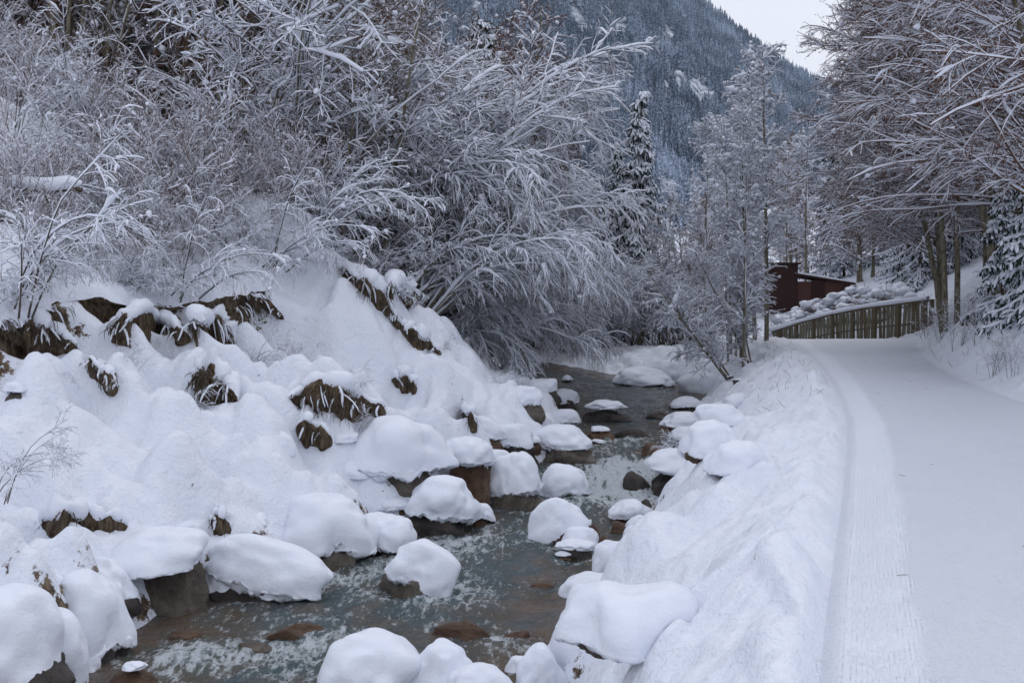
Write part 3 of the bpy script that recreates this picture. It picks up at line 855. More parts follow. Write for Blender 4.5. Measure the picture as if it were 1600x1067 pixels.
LIB = {}
def make_tree(key, seed, stems, levels, leaf=0, leaf_size=.03, snow_base=.010, snow_k=.9, trunk_mat=bark_olive, twig_mat=twig_brown, sides=(7, 4, 3, 3), cover=.9, trunk_snow=.75, clumps=220, clump_size=.045):
    rg = np.random.default_rng(seed)
    P, R = [], []
    for st in stems(rg):
        p, r = st; P.append(p); R.append(r)
    P = np.concatenate(P); R = np.concatenate(R)
    tr, br, sn, lf = Soup(), Soup(), Soup(), Soup()
    tr.add(*tubes(P, R, sides[0])); sn.add(*snow_on(P, R, rg, snow_base * 2.2, trunk_snow, 6, 1, .40, 0))
    cp, cr = P, R
    tips = None
    for li, lv in enumerate(levels):
        cp, cr = grow(rg, cp, cr, **lv)
        br.add(*tubes(cp, cr, sides[min(li + 1, 3)]))
        sn.add(*snow_on(cp, cr, rg, snow_base * (1.35, .9, .65)[li], snow_k, 5 if li == 0 else 4, cover[li], .10, .17 if 'sweep' not in key else .05))
        tips = cp
        if li == len(levels) - 2 and clumps:
            c = cp[rg.integers(0, len(cp), clumps), rg.integers(1, cp.shape[1], clumps)]
            dd = nrmz(rg.normal(size=(clumps, 3)) * np.array([1, 1, .35])); sz = clump_size * rg.uniform(.5, 1.5, clumps) ** 1.3
            CP = c[:, None] + dd[:, None] * (np.array([-1.2, -.6, .5, 1.1])[None, :, None] * sz[:, None, None]); CP[:, :, 2] += sz[:, None] * .5
            sn.add(*tubes(CP, sz[:, None] * np.array([[.25, .9, 1., .3]]) * rg.uniform(.7, 1.2, (clumps, 4)), 6))
    if leaf and tips is not None:
        c = tips.reshape(-1, 3); c = c[rg.choice(len(c), min(leaf, len(c)), replace=False)] + rg.normal(size=(min(leaf, len(c)), 3)) * .03
        lf.add(*quads_at(rg, c, leaf_size))
    LIB[key] = [('trunk', tr.mesh('trunk', trunk_mat)), ('branches', br.mesh('branches', twig_mat)), ('snow', sn.mesh('snow', snow_twig))]
    if lf.V: LIB[key].append(('leaves', lf.mesh('leaves', leaf_rust, False)))
    allv = np.concatenate(tr.V)
    return float(allv[:, 2].max())

def place(name, key, x, y, label, cat, group, rz=0., sc=1., dz=-.08, lean=(0, 0)):
    e = empty(name, (x, y, gz(x, y) + dz), rz, sc)
    if lean != (0, 0): e.rotation_euler = (lean[0], lean[1], rz)
    tag(e, label, cat, group)
    for pn, me in LIB[key]:
        obj(pn, me, e)
    return e
rad = math.radians
# multi-stemmed alders that the snow bends over the stream
def st_alder(n, L, ln, cv, r=.045, spread=.5):
    def f(rg):
        for i in range(n):
            yield stem(rg, (rg.uniform(-spread, spread), rg.uniform(-spread, spread), 0), L * rg.uniform(.6, 1.1), r * rg.uniform(.6, 1.15), rad(rg.uniform(*ln)), rad(rg.uniform(*cv)), 12, rg.normal() * .45)
    return f
ALD = [dict(k=11, L=2.3, ang=40, n=7, s0=.12, grav=.25, wob=.08, rr=.6, rmin=.010), dict(k=8, L=.85, ang=46, n=4, s0=.10, grav=.15, wob=.09, rr=.7, rmin=.0060), dict(k=4, L=.28, ang=50, n=3, s0=.1, grav=.1, wob=.08, rr=.8, rmin=.0048)]
for i in range(4):
    make_tree('alder%d' % i, 10 + i, st_alder(12, 7.5, (8, 30), (35, 80), .052, .9), ALD, snow_base=.0115, snow_k=1.0, twig_mat=twig_grey if i % 2 else twig_brown, cover=(1, .95, .8), trunk_snow=.95, clumps=120, clump_size=.035)
for i in range(2):   # straighter, barer
    make_tree('ald_up%d' % i, 20 + i, st_alder(12, 8.5, (3, 14), (4, 26), .06, 1.1), [dict(ALD[0], grav=.1, rise=.15, L=1.5, ang=50), dict(ALD[1], grav=.05, wob=.2, L=.6), dict(ALD[2], grav=0., wob=.2, L=.25)], snow_base=.007, snow_k=.7, twig_mat=twig_brown, leaf=5000, leaf_size=.026, cover=(.9, .6, .35), trunk_snow=.6, clumps=200, clump_size=.05)
for i in range(2):   # strongly arched over the water
    make_tree('arch%d' % i, 30 + i, st_alder(9, 6.8, (22, 48), (55, 92), .05, .6), [dict(k=15, L=2.0, ang=35, n=6, s0=.2, grav=.9, wob=.08, rr=.6, rmin=.008), dict(k=11, L=.95, ang=33, n=5, s0=.1, grav=.8, wob=.08, rr=.65, rmin=.0055), dict(k=3, L=.36, ang=33, n=4, s0=.1, grav=1.1, wob=.10, rr=.8, rmin=.0042)], snow_base=.0115, twig_mat=twig_grey, cover=(1, .97, .85), trunk_snow=1.0, clumps=60, clump_size=.03)
# thin saplings
for i in range(4):
    make_tree('sap%d' % i, 40 + i, (lambda rg: [stem(rg, (rg.uniform(-.35, .35), rg.uniform(-.35, .35), 0), rg.uniform(1.0, 2.7), .011, rad(rg.uniform(2, 20)), rad(rg.uniform(0, 25)), 9, rg.uniform(0, 6.28)) for _ in range(6)]),
              [dict(k=9, L=.70, ang=38, n=5, s0=.15, grav=.1, rise=.2, wob=.13, rr=.6, rmin=.0038), dict(k=5, L=.28, ang=45, n=4, s0=.2, grav=.15, wob=.15, rr=.8, rmin=.003)], snow_base=.0038, snow_k=.6, clumps=30, clump_size=.018, trunk_mat=bark_brown, twig_mat=twig_red, cover=(.85, .6), sides=(5, 3, 3, 3), leaf=120, leaf_size=.012, trunk_snow=.5)
for i in range(3):   # bent down by snow
    make_tree('bent%d' % i, 50 + i, (lambda rg: [stem(rg, (rg.uniform(-.3, .3), rg.uniform(-.3, .3), 0), rg.uniform(1.3, 2.8), .014, rad(rg.uniform(10, 50)), rad(rg.uniform(50, 100)), 10, rg.normal() * .7) for _ in range(5)]),
              [dict(k=9, L=.75, ang=42, n=5, s0=.25, grav=.5, wob=.10, rr=.6, rmin=.0038), dict(k=6, L=.30, ang=40, n=4, s0=.15, grav=.6, wob=.12, rr=.7, rmin=.0028)], snow_base=.0050, snow_k=.9, clumps=20, clump_size=.025, trunk_mat=bark_brown, twig_mat=twig_brown, cover=(.95, .8), sides=(5, 3, 3, 3))
# slender trees of the valley floor
def st_single(L, r, ln=6):
    return lambda rg: [stem(rg, (0, 0, 0), L * rg.uniform(.9, 1.1), r, rad(rg.uniform(0, ln)), rad(rg.uniform(-4, 10)), 12, rg.uniform(0, 6.28), .03)] + [stem(rg, (.25, .1, 0), L * .8, r * .7, rad(rg.uniform(3, 12)), rad(rg.uniform(-4, 12)), 12, rg.uniform(0, 6.28), .03)]
for i in range(4):
    make_tree('tall%d' % i, 60 + i, st_single(10, .11), [dict(k=34, L=2.3, ang=58, n=6, s0=.12, grav=.3, rise=.2, wob=.15, rr=.4, rmin=.010, taper=.6), dict(k=9, L=.85, ang=48, n=5, s0=.12, grav=.25, wob=.18, rr=.6, rmin=.008), dict(k=4, L=.38, ang=50, n=4, s0=.1, grav=.3, wob=.22, rr=.8, rmin=.0065)],
              snow_base=.019 if i < 2 else .009, snow_k=.9, trunk_mat=bark_olive, twig_mat=twig_red if i >= 2 else twig_brown, leaf=6000 if i >= 2 else 1500, leaf_size=.035, cover=(1, .85, .6) if i < 2 else (.85, .45, .2))
for i in range(3):
    make_tree('slim%d' % i, 90 + i, lambda rg: [stem(rg, (0, 0, 0), 10 * rg.uniform(.95, 1.05), .085, rad(rg.uniform(0, 3)), rad(rg.uniform(-3, 6)), 14, rg.uniform(0, 6.28), .03)],
              [dict(k=40, L=1.6, ang=58, n=6, s0=.30 if i == 0 else .2, grav=.25, rise=.25, wob=.10, rr=.35, rmin=.010, taper=.6), dict(k=7, L=.60, ang=45, n=4, s0=.12, grav=.25, wob=.12, rr=.6, rmin=.007), dict(k=3, L=.26, ang=45, n=3, s0=.1, grav=.2, wob=.1, rr=.8, rmin=.006)],
              snow_base=.019, snow_k=.9, trunk_mat=bark_olive, twig_mat=twig_brown, leaf=500, leaf_size=.03, cover=(1, .9, .7), clumps=200, clump_size=.05, trunk_snow=.9)
# right-hand trees: long sweeping side branches
for i in range(3):
    make_tree('sweep%d' % i, 70 + i, lambda rg: [stem(rg, (rg.uniform(-.3, .3), rg.uniform(-.3, .3), 0), 10 * rg.uniform(.8, 1.1), .10 * rg.uniform(.7, 1.1), rad(rg.uniform(0, 10)), rad(rg.uniform(5, 25)), 12, rg.normal() * .4) for _ in range(2)],
              [dict(k=30, L=3.7, ang=62, n=8, s0=.27, grav=.42, rise=.16, wob=.09, rr=.35, rmin=.011, taper=.45, bias=(1.1, 0, 0), flat=.45), dict(k=12, L=1.25, ang=34, n=5, s0=.08, grav=.3, wob=.10, rr=.6, rmin=.0065, flat=.5), dict(k=5, L=.48, ang=36, n=4, s0=.1, grav=.25, wob=.12, rr=.8, rmin=.005, flat=.4)],
              snow_base=.0085, snow_k=.9, trunk_mat=bark_olive, twig_mat=twig_red, leaf=12000, leaf_size=.022, clumps=120, clump_size=.035, cover=(1, .85, .55))
print('tris lib', sum(len(me.polygons) * 2 for k in LIB.values() for _, me in k))

# spruces
def make_spruce(key, seed, H, needle=needle_m, snowy=.75):
    rg = np.random.default_rng(seed)
    P, R = stem(rg, (0, 0, 0), H, H * .012, 0, rad(1), 14, 0, .005)
    tr, nd, sn = Soup(), Soup(), Soup()
    tr.add(*tubes(P, R, 7))
    n = int(H * 17)
    h = np.sort(rg.uniform(.05, .985, n)) * H
    rr = (H - h) * .24 * rg.uniform(.75, 1.15, n) + .12
    az = rg.uniform(0, 2 * np.pi, n)
    N = 8
    q = np.linspace(0, 1, N)
    B = np.zeros((n, N, 3))
    B[:, :, 0] = rr[:, None] * q * np.cos(az)[:, None]; B[:, :, 1] = rr[:, None] * q * np.sin(az)[:, None]
    B[:, :, 2] = h[:, None] - rr[:, None] * (.75 * q ** 1.2 - .28 * q ** 3)[None, :]
    BR = np.repeat((.012 * (1 - .7 * q))[None, :], n, 0)
    tr.add(*tubes(B, BR, 3))
    # sprays of twigs clothed in needles
    S, SR = grow(rg, B, BR, 16, .42, 55, 4, s0=.12, grav=.9, wob=.08, rmin=.004, flat=.75, taper=.45)
    k = len(S)
    t = nrmz(np.gradient(S, axis=1)); side = nrmz(np.cross(t, np.array([0, 0, 1.])))
    wd = (.040 * np.array([.8, 1.1, .9, .25]))[None, :, None]
    A = S + side * wd - np.array([0, 0, .022]); C = S - side * wd - np.array([0, 0, .022])
    V = np.stack([A, S, C], 2).reshape(-1, 3)
    idx = np.arange(k * 12).reshape(k, 4, 3)
    Fq = np.concatenate([np.stack([idx[:, :-1, j], idx[:, :-1, j + 1], idx[:, 1:, j + 1], idx[:, 1:, j]], -1).reshape(-1, 4) for j in (0, 1)])
    nd.add(V, Fq)
    hang, _ = grow(rg, S, SR, 2, .2, 60, 3, grav=2.2, wob=.1)
    t = nrmz(np.gradient(hang, axis=1)); side = nrmz(np.cross(t, rg.normal(size=(len(hang), 1, 3))))
    A, C = hang + side * .018, hang - side * .018
    V = np.stack([A, C], 2).reshape(-1, 3); idx = np.arange(len(hang) * 6).reshape(-1, 3, 2)
    nd.add(V, np.stack([idx[:, :-1, 0], idx[:, :-1, 1], idx[:, 1:, 1], idx[:, 1:, 0]], -1).reshape(-1, 4))
    keep = rg.random(k) < snowy
    SS = S[keep].copy(); SS[:, :, 2] += .012
    RS = np.repeat(np.array([[.028, .046, .046, .018]]), len(SS), 0) * rg.uniform(.5, 1.35, (len(SS), 4))
    sn.add(*tubes(SS, RS, 4))
    B2 = B.copy(); B2[:, :, 2] += .03
    sn.add(*tubes(B2, BR * 0 + .05 * rg.uniform(.4, 1.3, BR.shape), 5))
    LIB[key] = [('trunk', tr.mesh('trunk', bark_brown)), ('needles', nd.mesh('needles', needle, False)), ('snow', sn.mesh('snow', snow_twig))]
make_spruce('spruce0', 80, 11)
make_spruce('spruce1', 81, 9, snowy=.9)
make_spruce('spruce2', 82, 5, snowy=.85)

RG = np.random.default_rng(7)
def zone(px, Y, cuts, names, rows):
    a = names[int(np.searchsorted(cuts, px))]
    return a + ', ' + (rows[0] if Y < rows[2] else rows[1])
def px_x(px, Y): return (px - 800) / F * Y
# --- left thicket of leaning alders
tl = [  # px of the base, distance, lean variant, scale, label
    (668, 25.5, 'arch0', .88, 'low alder clump arching furthest out over the stream'),
    (632, 23.5, 'arch1', .95, 'alder clump fanning right from the crest of the earth bank'),
    (580, 24.5, 'alder0', 1.0, 'tall alder clump leaning right with snow-thick stems'),
    (700, 29.0, 'arch0', .68, 'small arched alder clump just left of the far water'),
    (515, 25.5, 'alder1', 1.1, 'alder clump with the thickest snow-loaded boughs at top centre'),
]
for i, (px, Y, k, sc, lab) in enumerate(tl):
    place('alder_clump', k, px_x(px, Y), Y, lab, 'tree', 'alders leaning over the stream', RG.normal() * .25 - .1, sc * .86)
for i in range(34):
    Y = RG.uniform(24, 40); px = RG.uniform(400, 570)
    x = px_x(px, Y)
    if x > fXL(Y) - 2.2: x = float(fXL(Y)) - RG.uniform(2.2, 5)
    k = ['alder0', 'alder1', 'alder2', 'alder3', 'ald_up0', 'arch1'][RG.integers(6)]
    place('alder_clump', k, x, Y, 'snowy many-stemmed alder ' + zone(px, Y, [460, 520], ['behind the shelf hump', 'in the middle of the thicket', 'at the stream side of the thicket'], ('front row', 'back row', 31)), 'tree', 'alders packed in the left bank thicket', RG.normal() * .4 - .1, RG.uniform(.85, 1.15))
for i in range(58):
    Y = RG.uniform(25.5, 46); px = RG.uniform(-60, 620)
    k = ['ald_up0', 'ald_up1', 'tall2', 'ald_up0', 'tall3', 'tall2'][RG.integers(6)]
    place('alder_clump', k, px_x(px, Y), Y, 'dark upright tree on the left hillside ' + zone(px, Y, [120, 260, 420], ['at the left frame edge', 'above the snow log', 'above the shelf', 'beside the leaning alders'], ('low on the slope', 'higher up the slope', 35)), 'tree', 'trees covering the upper left hillside', RG.uniform(-.9, .9), RG.uniform(.95, 1.35))
for i in range(70):
    Y = RG.uniform(44, 80); px = RG.uniform(-40, 880) if i < 44 else RG.uniform(600, 850)
    if i >= 44: Y = RG.uniform(40, 55)
    k = ['tall2', 'tall3', 'spruce0', 'ald_up0', 'tall2', 'spruce0'][RG.integers(6)]
    place('spruce' if 'spruce' in k else 'hillside_tree', k, px_x(px, Y), Y, 'dark spruce high on the left hillside' if 'spruce' in k else 'brown bare tree high on the left hillside ' + zone(px, Y, [120, 280, 450, 640, 760], ['at the left frame edge', 'above the snow log', 'above the shelf', 'above the shelf hump', 'over the leaning alders', 'beside the far mountain'], ('nearer', 'farther', 55)), 'tree', 'spruces high on the left hillside' if 'spruce' in k else 'bare trees high on the left hillside', RG.uniform(0, 6.28), RG.uniform(.9, 1.5) if i < 44 else RG.uniform(1.2, 1.5))
# --- saplings on the shelf above the earth bank
def shelf_pt(pxr, Yr):
    for _ in range(50):
        Y = RG.uniform(*Yr); px = RG.uniform(*pxr); x = px_x(px, Y)
        if fXL(Y) - x > fTC(Y) + .35: return x, Y
    return x, Y
for i in range(165):
    x, Y = shelf_pt((-40, 560), (14.5, 27)) if i < 85 else shelf_pt((-20, 600), (13.2, 22))
    sc_ = RG.uniform(.6, 1.15) * (1 if Y > 17 else .8) * (1 if i < 85 else .62)
    place('sapling', 'sap%d' % RG.integers(4), x, Y, ('tall' if sc_ > .9 else 'knee-high' if sc_ < .55 else 'mid-sized') + ' thin sapling ' + zone((x / Y) * F + 800, Y, [60, 110, 220, 275, 330, 440], ['at the left frame edge', 'near the left frame edge', 'above the first bare earth', 'above the middle of the bare earth', 'above the right end of the bare earth', 'left of the shelf hump', 'on the shelf hump'], ('close to the lip', 'further up the shelf', 19)), 'sapling', 'saplings standing on the snowy shelf', RG.uniform(0, 6.28), sc_)
for i in range(30):
    x, Y = shelf_pt((-20, 640), (13.5, 26))
    place('bent_shrub', 'bent%d' % RG.integers(3), x, Y, 'snow-bowed shrub ' + zone((x / Y) * F + 800, Y, [130, 300, 430], ['near the left frame edge', 'above the long earth face', 'left of the shelf hump', 'on or behind the shelf hump'], ('close to the lip', 'further up the shelf', 19)), 'shrub', 'shrubs bowed under snow on the shelf', RG.normal() * .9, RG.uniform(.45, .95))
for i in range(46):
    Y = RG.uniform(12.6, 24.5); x = float(fXL(Y) - fTC(Y)) - .14 - RG.uniform(.05, .9); px = x / Y * F + 800
    if px < -20: continue
    where = zone(px, Y, [60, 130, 220, 300, 370, 440, 520], ['at the left frame edge', 'over the first bare earth', 'left of the middle of the bare earth', 'over the middle of the bare earth', 'over the right end of the bare earth', 'left of the shelf hump', 'on the front of the hump', 'on the right flank of the hump'], ('nearer', 'farther', 17))
    e = place('hanging_shrub', ['bent0', 'sap1', 'bent1', 'bent2', 'sap3'][i % 5], x, Y, 'fine-twigged shrub rooted on the lip ' + where, 'shrub', 'fine shrubs rooted along the lip', RG.normal() * .5, RG.uniform(.3, .62))
    e.rotation_euler = (RG.normal() * .2, RG.uniform(.0, .5), RG.normal() * .6)
bl = [(40, 12.9, 1.1, 'bent1', 'shrub at the left frame edge drooping over the bare earth'), (330, 16.2, .9, 'bent0', 'shrub whose twigs trail down over the exposed earth'), (500, 20.0, 1.15, 'bent2', 'shrub arching from the highest hump of the shelf'),
      (440, 18.6, 1.0, 'bent0', 'shrub arching in front of the shelf hump'), (600, 22.5, .8, 'bent1', 'shrub hanging beside the dark root overhang')]
for px, Y, sc, k, lab in bl:
    x = min(px_x(px, Y), float(fXL(Y) - fTC(Y)) - .2)
    place('bent_shrub', k, x, Y, lab, 'shrub', None, -.2, sc)
# twigs lower down on the slope
for px, py, Y, sc, rz, lab in [(-10, 770, 9.6, .42, .1, 'bare twiggy shrub reaching in from the left edge'), (385, 690, 15.6, .42, -.4, 'twigs lying on the slope under the exposed earth'), (520, 745, 14.3, .28, .3, 'small bare twig hanging over a waterside snow cap'),
                               (620, 650, 19.5, .40, -1.0, 'broken twigs leaning on the slope below the rock block'), (1085, 722, 17.2, .38, 2.6, 'fallen twigs lying on the iced boulder')]:
    x, y, z = at(px, py, Y)
    e = place('twiggy_shrub', 'bent%d' % (abs(px) % 3), x, y, lab, 'twigs', None, rz, sc, 0)
    e.location.z = max(gz(x, y) - .03, z - .1)
e = empty('log', at(70, 296, 15.5)); tag(e, 'fallen log under a thick roll of snow at the left edge above the shelf', 'log')
_u = np.linspace(0, 1, 16); _P = np.stack([-.62 + 1.1 * _u, .2 * _u, .02 * np.sin(_u * 9)], -1)[None]
_V, _F = tubes(_P, np.full((1, 16), .035), 7); obj('wood', mesh_np('wood', _V, _F, True, (bark_brown,)), e)
_P2 = _P.copy(); _P2[:, :, 2] += .10; _V, _F = tubes(_P2, (.03 + .085 * np.sin(np.pi * _u) ** .4 * (1 + .3 * noise2(_u * 6, 1, 3)))[None], 12); obj('snow', mesh_np('snow', _V, _F, True, (snow_m,)), e)
for _k in (.12, .5):
    _V, _F = tubes(np.array([[(-.55 + _k * 1.1, 0, 0), (-.5 + _k * 1.2, .1, -.9), (-.5 + _k * 1.2, .1, -1.6)]]), np.array([[.02, .025, .03]]), 6); obj('branch', mesh_np('branch', _V, _F, True, (bark_brown,)), e)
for i in range(22):
    Y = RG.uniform(11.5, 27); t_ = RG.uniform(.25, .92) * float(fTC(Y)); x = float(fXL(Y)) - t_
    px = x / Y * F + 800
    if px < 60: continue
    lab = 'weedy twigs poking out of the left slope ' + zone(px, Y, [250, 400, 520, 640], ['at the left', 'under the long earth face', 'around the overhanging block', 'right of the overhanging block', 'near the far waterline'], ('low down', 'high up', 17))
    e = place('weed', ['bent0', 'sap1', 'bent2', 'sap3'][i % 4], x, Y, lab, 'weeds', 'weeds poking out of the left slope', RG.uniform(-1, 1), RG.uniform(.16, .34))
    e.rotation_euler = (RG.normal() * .2, RG.uniform(.3, .9), RG.normal() * .6)
# --- trees between stream and path, and the valley behind
mid = [(1198, 32.5, 'slim0', .95, 'slender olive-trunked tree left of the fence'), (1180, 34, 'slim1', .9, 'tall snow-clad tree behind the olive-trunked one'), (1100, 37, 'slim2', .8, 'snow-frosted tree between far bend and path'),
       (1158, 40, 'slim1', .6, 'short snow-frosted tree left of the fence left end'), (1150, 30.5, 'slim2', .45, 'low leaning alder beside the right bank cap')]
for px, Y, k, sc, lab in mid:
    place('valley_tree', k, px_x(px, Y), Y, lab, 'tree', None, RG.uniform(0, 6.28) if 'ald' not in k else math.pi, sc)
for i in range(7):
    Y = RG.uniform(27, 36); px = RG.uniform(1080, 1160)
    x = max(px_x(px, Y), float(fXR(Y)) + 1.2)
    place('young_tree', 'slim%d' % (i % 3), x, Y, 'slim snowy young tree ' + zone(px, Y, [1115, 1150], ['by the rounded bank cap', 'beside the leaning trunk', 'by the olive-trunked tree'], ('nearer the camera', 'farther upstream', 31)), 'tree', 'slim young trees between stream and path', RG.uniform(0, 6.28), RG.uniform(.35, .7))
e = place('leaning_tree', 'tall1', px_x(1140, 26.5), 26.5, 'snow-topped trunk leaning left over the right bank of the stream', 'tree', None, 0, .42)
e.rotation_euler = (0, -.75, .4)
e = place('leaning_tree', 'tall0', px_x(1172, 28.5), 28.5, 'second thinner trunk leaning left behind the first leaning one', 'tree', None, 0, .38)
e.rotation_euler = (.1, -.5, .2)
for i in range(24):
    Y = RG.uniform(38, 52); px = RG.uniform(820, 1125)
    place('alder_clump', ['alder0', 'alder3', 'arch1', 'alder2', 'ald_up1'][RG.integers(5)], px_x(px, Y), Y, 'snow-white alder brush beyond the bend ' + zone(px, Y, [900, 980, 1060, 1130], ['left of the far water', 'over the far water', 'over the low snow shelf', 'above the leaning trunk', 'behind the olive-trunked tree'], ('front row', 'back row', 45)), 'tree', 'alder brush beyond the bend', RG.uniform(0, 6.28), RG.uniform(.45, .8))
for i in range(44):
    Y = RG.uniform(50, 120); px = RG.uniform(860, 1420)
    k = ['slim0', 'slim1', 'tall0', 'tall3', 'slim2', 'spruce1'][RG.integers(6)]
    if 1170 < px < 1315 and Y < 66: Y += 20
    place('spruce' if 'spruce' in k else 'valley_tree', k, px_x(px, Y), Y, 'snowy spruce among bare trees across the valley floor' if 'spruce' in k else 'bare tree dusted with snow across the valley floor ' + zone(px, Y, [940, 1040, 1110, 1180, 1320], ['behind the arching alders', 'by the pointed spruce', 'right of the pointed spruce', 'behind the leaning trunks', 'behind the olive-trunked tree', 'behind the hut and hedge'], ('nearer', 'farther', 85)), 'tree', 'spruces across the valley floor' if 'spruce' in k else 'bare trees across the valley floor', RG.uniform(0, 6.28), RG.uniform(.85, 1.15))
# the prominent spruce
def place_top(name, key, px, pytop, Y, H, label, cat, rz=0):
    x, _, zt = at(px, pytop, Y)
    z0 = gz(x, Y)
    e = place(name, key, x, Y, label, cat, None, rz, (zt - z0) / H)
    if 'spruce' in key: e.scale.x *= .78; e.scale.y *= .78
    return e
place_top('spruce', 'spruce1', 1000, 135, 46, 9, 'pointed snow-laden spruce standing clear above the alders', 'tree')
place_top('spruce', 'spruce0', 965, 215, 49, 11, 'shorter spruce left of the pointed snow-laden one', 'tree', 2)
place_top('valley_tree', 'slim2', 1168, 118, 38, 10.0, 'tallest snow-crusted bare tree against the far mountain', 'tree', 1)
# --- right side of the path
rt = [(1470, 30, 'sweep0', .95, 'olive-trunked tree at the right end of the fence'), (1490, 27, 'sweep1', .9, 'tree in front of the fence-end tree with wide snowy boughs'), (1600, 22, 'sweep2', .95, 'tree at right edge reaching over the path'), (1640, 17.5, 'sweep0', .85, 'nearest right-hand tree, trunk outside the frame')]
for px, Y, k, sc, lab in rt:
    place('bare_tree', k, px_x(px, Y), Y, lab, 'tree', None, math.pi + RG.normal() * .2, sc)
for i in range(30):
    Y = RG.uniform(20, 44); px = RG.uniform(1525, 1800)
    x = max(px_x(px, Y), float(fXPR(Y)) + .8)
    place('bare_tree', 'sweep%d' % RG.integers(3), x, Y, 'bare tree with long level snowy branches ' + zone(px, Y, [1540, 1640], ['by the fence end', 'above the young spruce', 'at the right frame edge'], ('near the path', 'deeper in the wood', 30)), 'tree', 'bare trees along the right of the path', math.pi + RG.normal() * .45, RG.uniform(.75, 1.1))
for i in range(22):
    Y = RG.uniform(44, 75); px = RG.uniform(1345, 1680)
    k = ['spruce0', 'tall2', 'tall3', 'sweep1', 'spruce0'][RG.integers(5)]
    place('spruce' if 'spruce' in k else 'hillside_tree', k, px_x(px, Y), Y, 'dark spruce behind the trees right of the path' if 'spruce' in k else 'brown tree behind the trees right of the path ' + zone(px, Y, [1450, 1560], ['above the fence', 'above the young spruce', 'at the right frame edge'], ('nearer', 'farther', 58)), 'tree', 'spruces behind the right-hand trees' if 'spruce' in k else 'brown trees behind the right-hand trees', RG.uniform(0, 6.28), RG.uniform(.8, 1.25))
place('spruce', 'spruce2', px_x(1565, 21), 21, 'young dark spruce with snow-heavy boughs at the right bank', 'tree', None, .5, .62)
place('spruce', 'spruce2', px_x(1610, 19), 19, 'young spruce half cut by the right frame edge', 'tree', None, 2.5, .7)
for i, (px, Y, sc) in enumerate([(1500, 23, .55), (1530, 21, .5), (1470, 27, .6), (1560, 18, .4), (1440, 31, .5), (1590, 17, .4)]):
    x = max(px_x(px, Y), float(fXPR(Y)) + .35)
    place('sapling', 'sap%d' % (i % 4), x, Y, 'thin dry sapling on the snowy bank right of the path', 'sapling', 'dry saplings on the right bank', i, sc)

for i, (px, Y) in enumerate([(1238, 78), (1262, 84), (1300, 80), (1322, 90), (1280, 96)]):
    place('valley_tree', ['tall3', 'tall2', 'spruce0'][i % 3], px_x(px, Y), Y, ['tall brown tree rising straight behind the hut', 'bare tree behind the right end of the hut', 'dark spruce right of the hut', 'brown tree between the hut and the right-hand wood', 'far bare tree above the hut roof'][i], 'tree', None, i, 1.15)
place('bare_tree', 'sweep1', 8.3, 12.8, 'nearby tree outside the frame whose twigs hang into the top right sky', 'tree', None, math.pi + .15, .9)

# ------------------------------------------------------------------ fence, hedge, hut
fe = empty('fence', (0, 0, 0)); tag(fe, 'weathered board fence with snow along its sloping rail', 'fence')
A = np.array([*at(1450, 470, 34.6)]); B = np.array([*at(1206, 519, 47.0)])
Nf = 46
rg = np.random.default_rng(3)
rail, snowr = MB(), MB()
pts = [A + (B - A) * s + np.array([0, 0, .28 * math.sin(s * math.pi) * .75]) for s in np.linspace(0, 1, 13)]
Pp = np.array([pts]); 
V, Fq = tubes(Pp, np.full((1, 13), .05), 6); rail.add(V, Fq); rail.build('rail', wood_m, fe, True)
Ps = Pp.copy(); Ps[:, :, 2] += .10
V, Fq = tubes(Ps, np.full((1, 13), .085) * rg.uniform(.8, 1.25, (1, 13)), 8); snowr.add(V, Fq); snowr.build('snow', snow_m, fe, True)
def on_fence(s):
    s = np.clip(s, 0, 1); f = s * 12; i = min(int(f), 11); return pts[i] * (1 - f + i) + pts[i + 1] * (f - i)
low = Pp.copy(); low[:, :, 2] -= .75
mb = MB(); V, Fq = tubes(low, np.full((1, 13), .03), 5); mb.add(V, Fq); mb.build('lower_rail', wood_m, fe, True)
for i in range(Nf):
    p = on_fence((i + .5) / Nf)
    mb = MB(); hh = 1.15 + rg.uniform(-.03, .05)
    if i % 6 == 0:
        mb.box((p[0], p[1], p[2] - hh / 2 - .02), (.11, .11, hh + .1), rz=.1, ry=rg.normal() * .02); mb.build('post', wood_m, fe)
    else:
        mb.box((p[0] + .03, p[1] - .03, p[2] - hh / 2 - .05), (.21, .022, hh), rz=1.72 + rg.normal() * .04, ry=rg.normal() * .03, rx=rg.normal() * .02, jit=.006); mb.build('board', wood_green if rg.random() < .7 else wood_m, fe)
p = A; mb = MB(); mb.box((p[0] + .08, p[1] - .1, p[2] - .62), (.13, .13, 1.35), ry=.02); mb.build('post', wood_m, fe)
mb = MB()
for k in range(7):
    Q = Pp[:, :4].copy(); Q[:, :, 2] -= .35 + k * .12; mb.add(*tubes(Q, np.full((1, 4), .006), 3))
mb.build('wire_mesh', wire_m, fe)
mb = MB(); q0, q1 = np.array(at(1456, 488, 34.2)), np.array(at(1490, 503, 33.0))
e = empty('plank', tuple(q0)); tag(e, 'sloping snow-topped plank beside the fence end post', 'plank')
mb.add(*tubes(np.array([[q0 - q0, (q1 - q0) * .5, q1 - q0]]), np.array([[.07, .07, .06]]), 6)); mb.build('timber', wood_m, e)
mb = MB(); up = np.array([0, 0, .09]); mb.add(*tubes(np.array([[up, (q1 - q0) * .5 + up, q1 - q0 + up]]), np.array([[.07, .09, .05]]), 7)); mb.build('snow', snow_m, e, True)

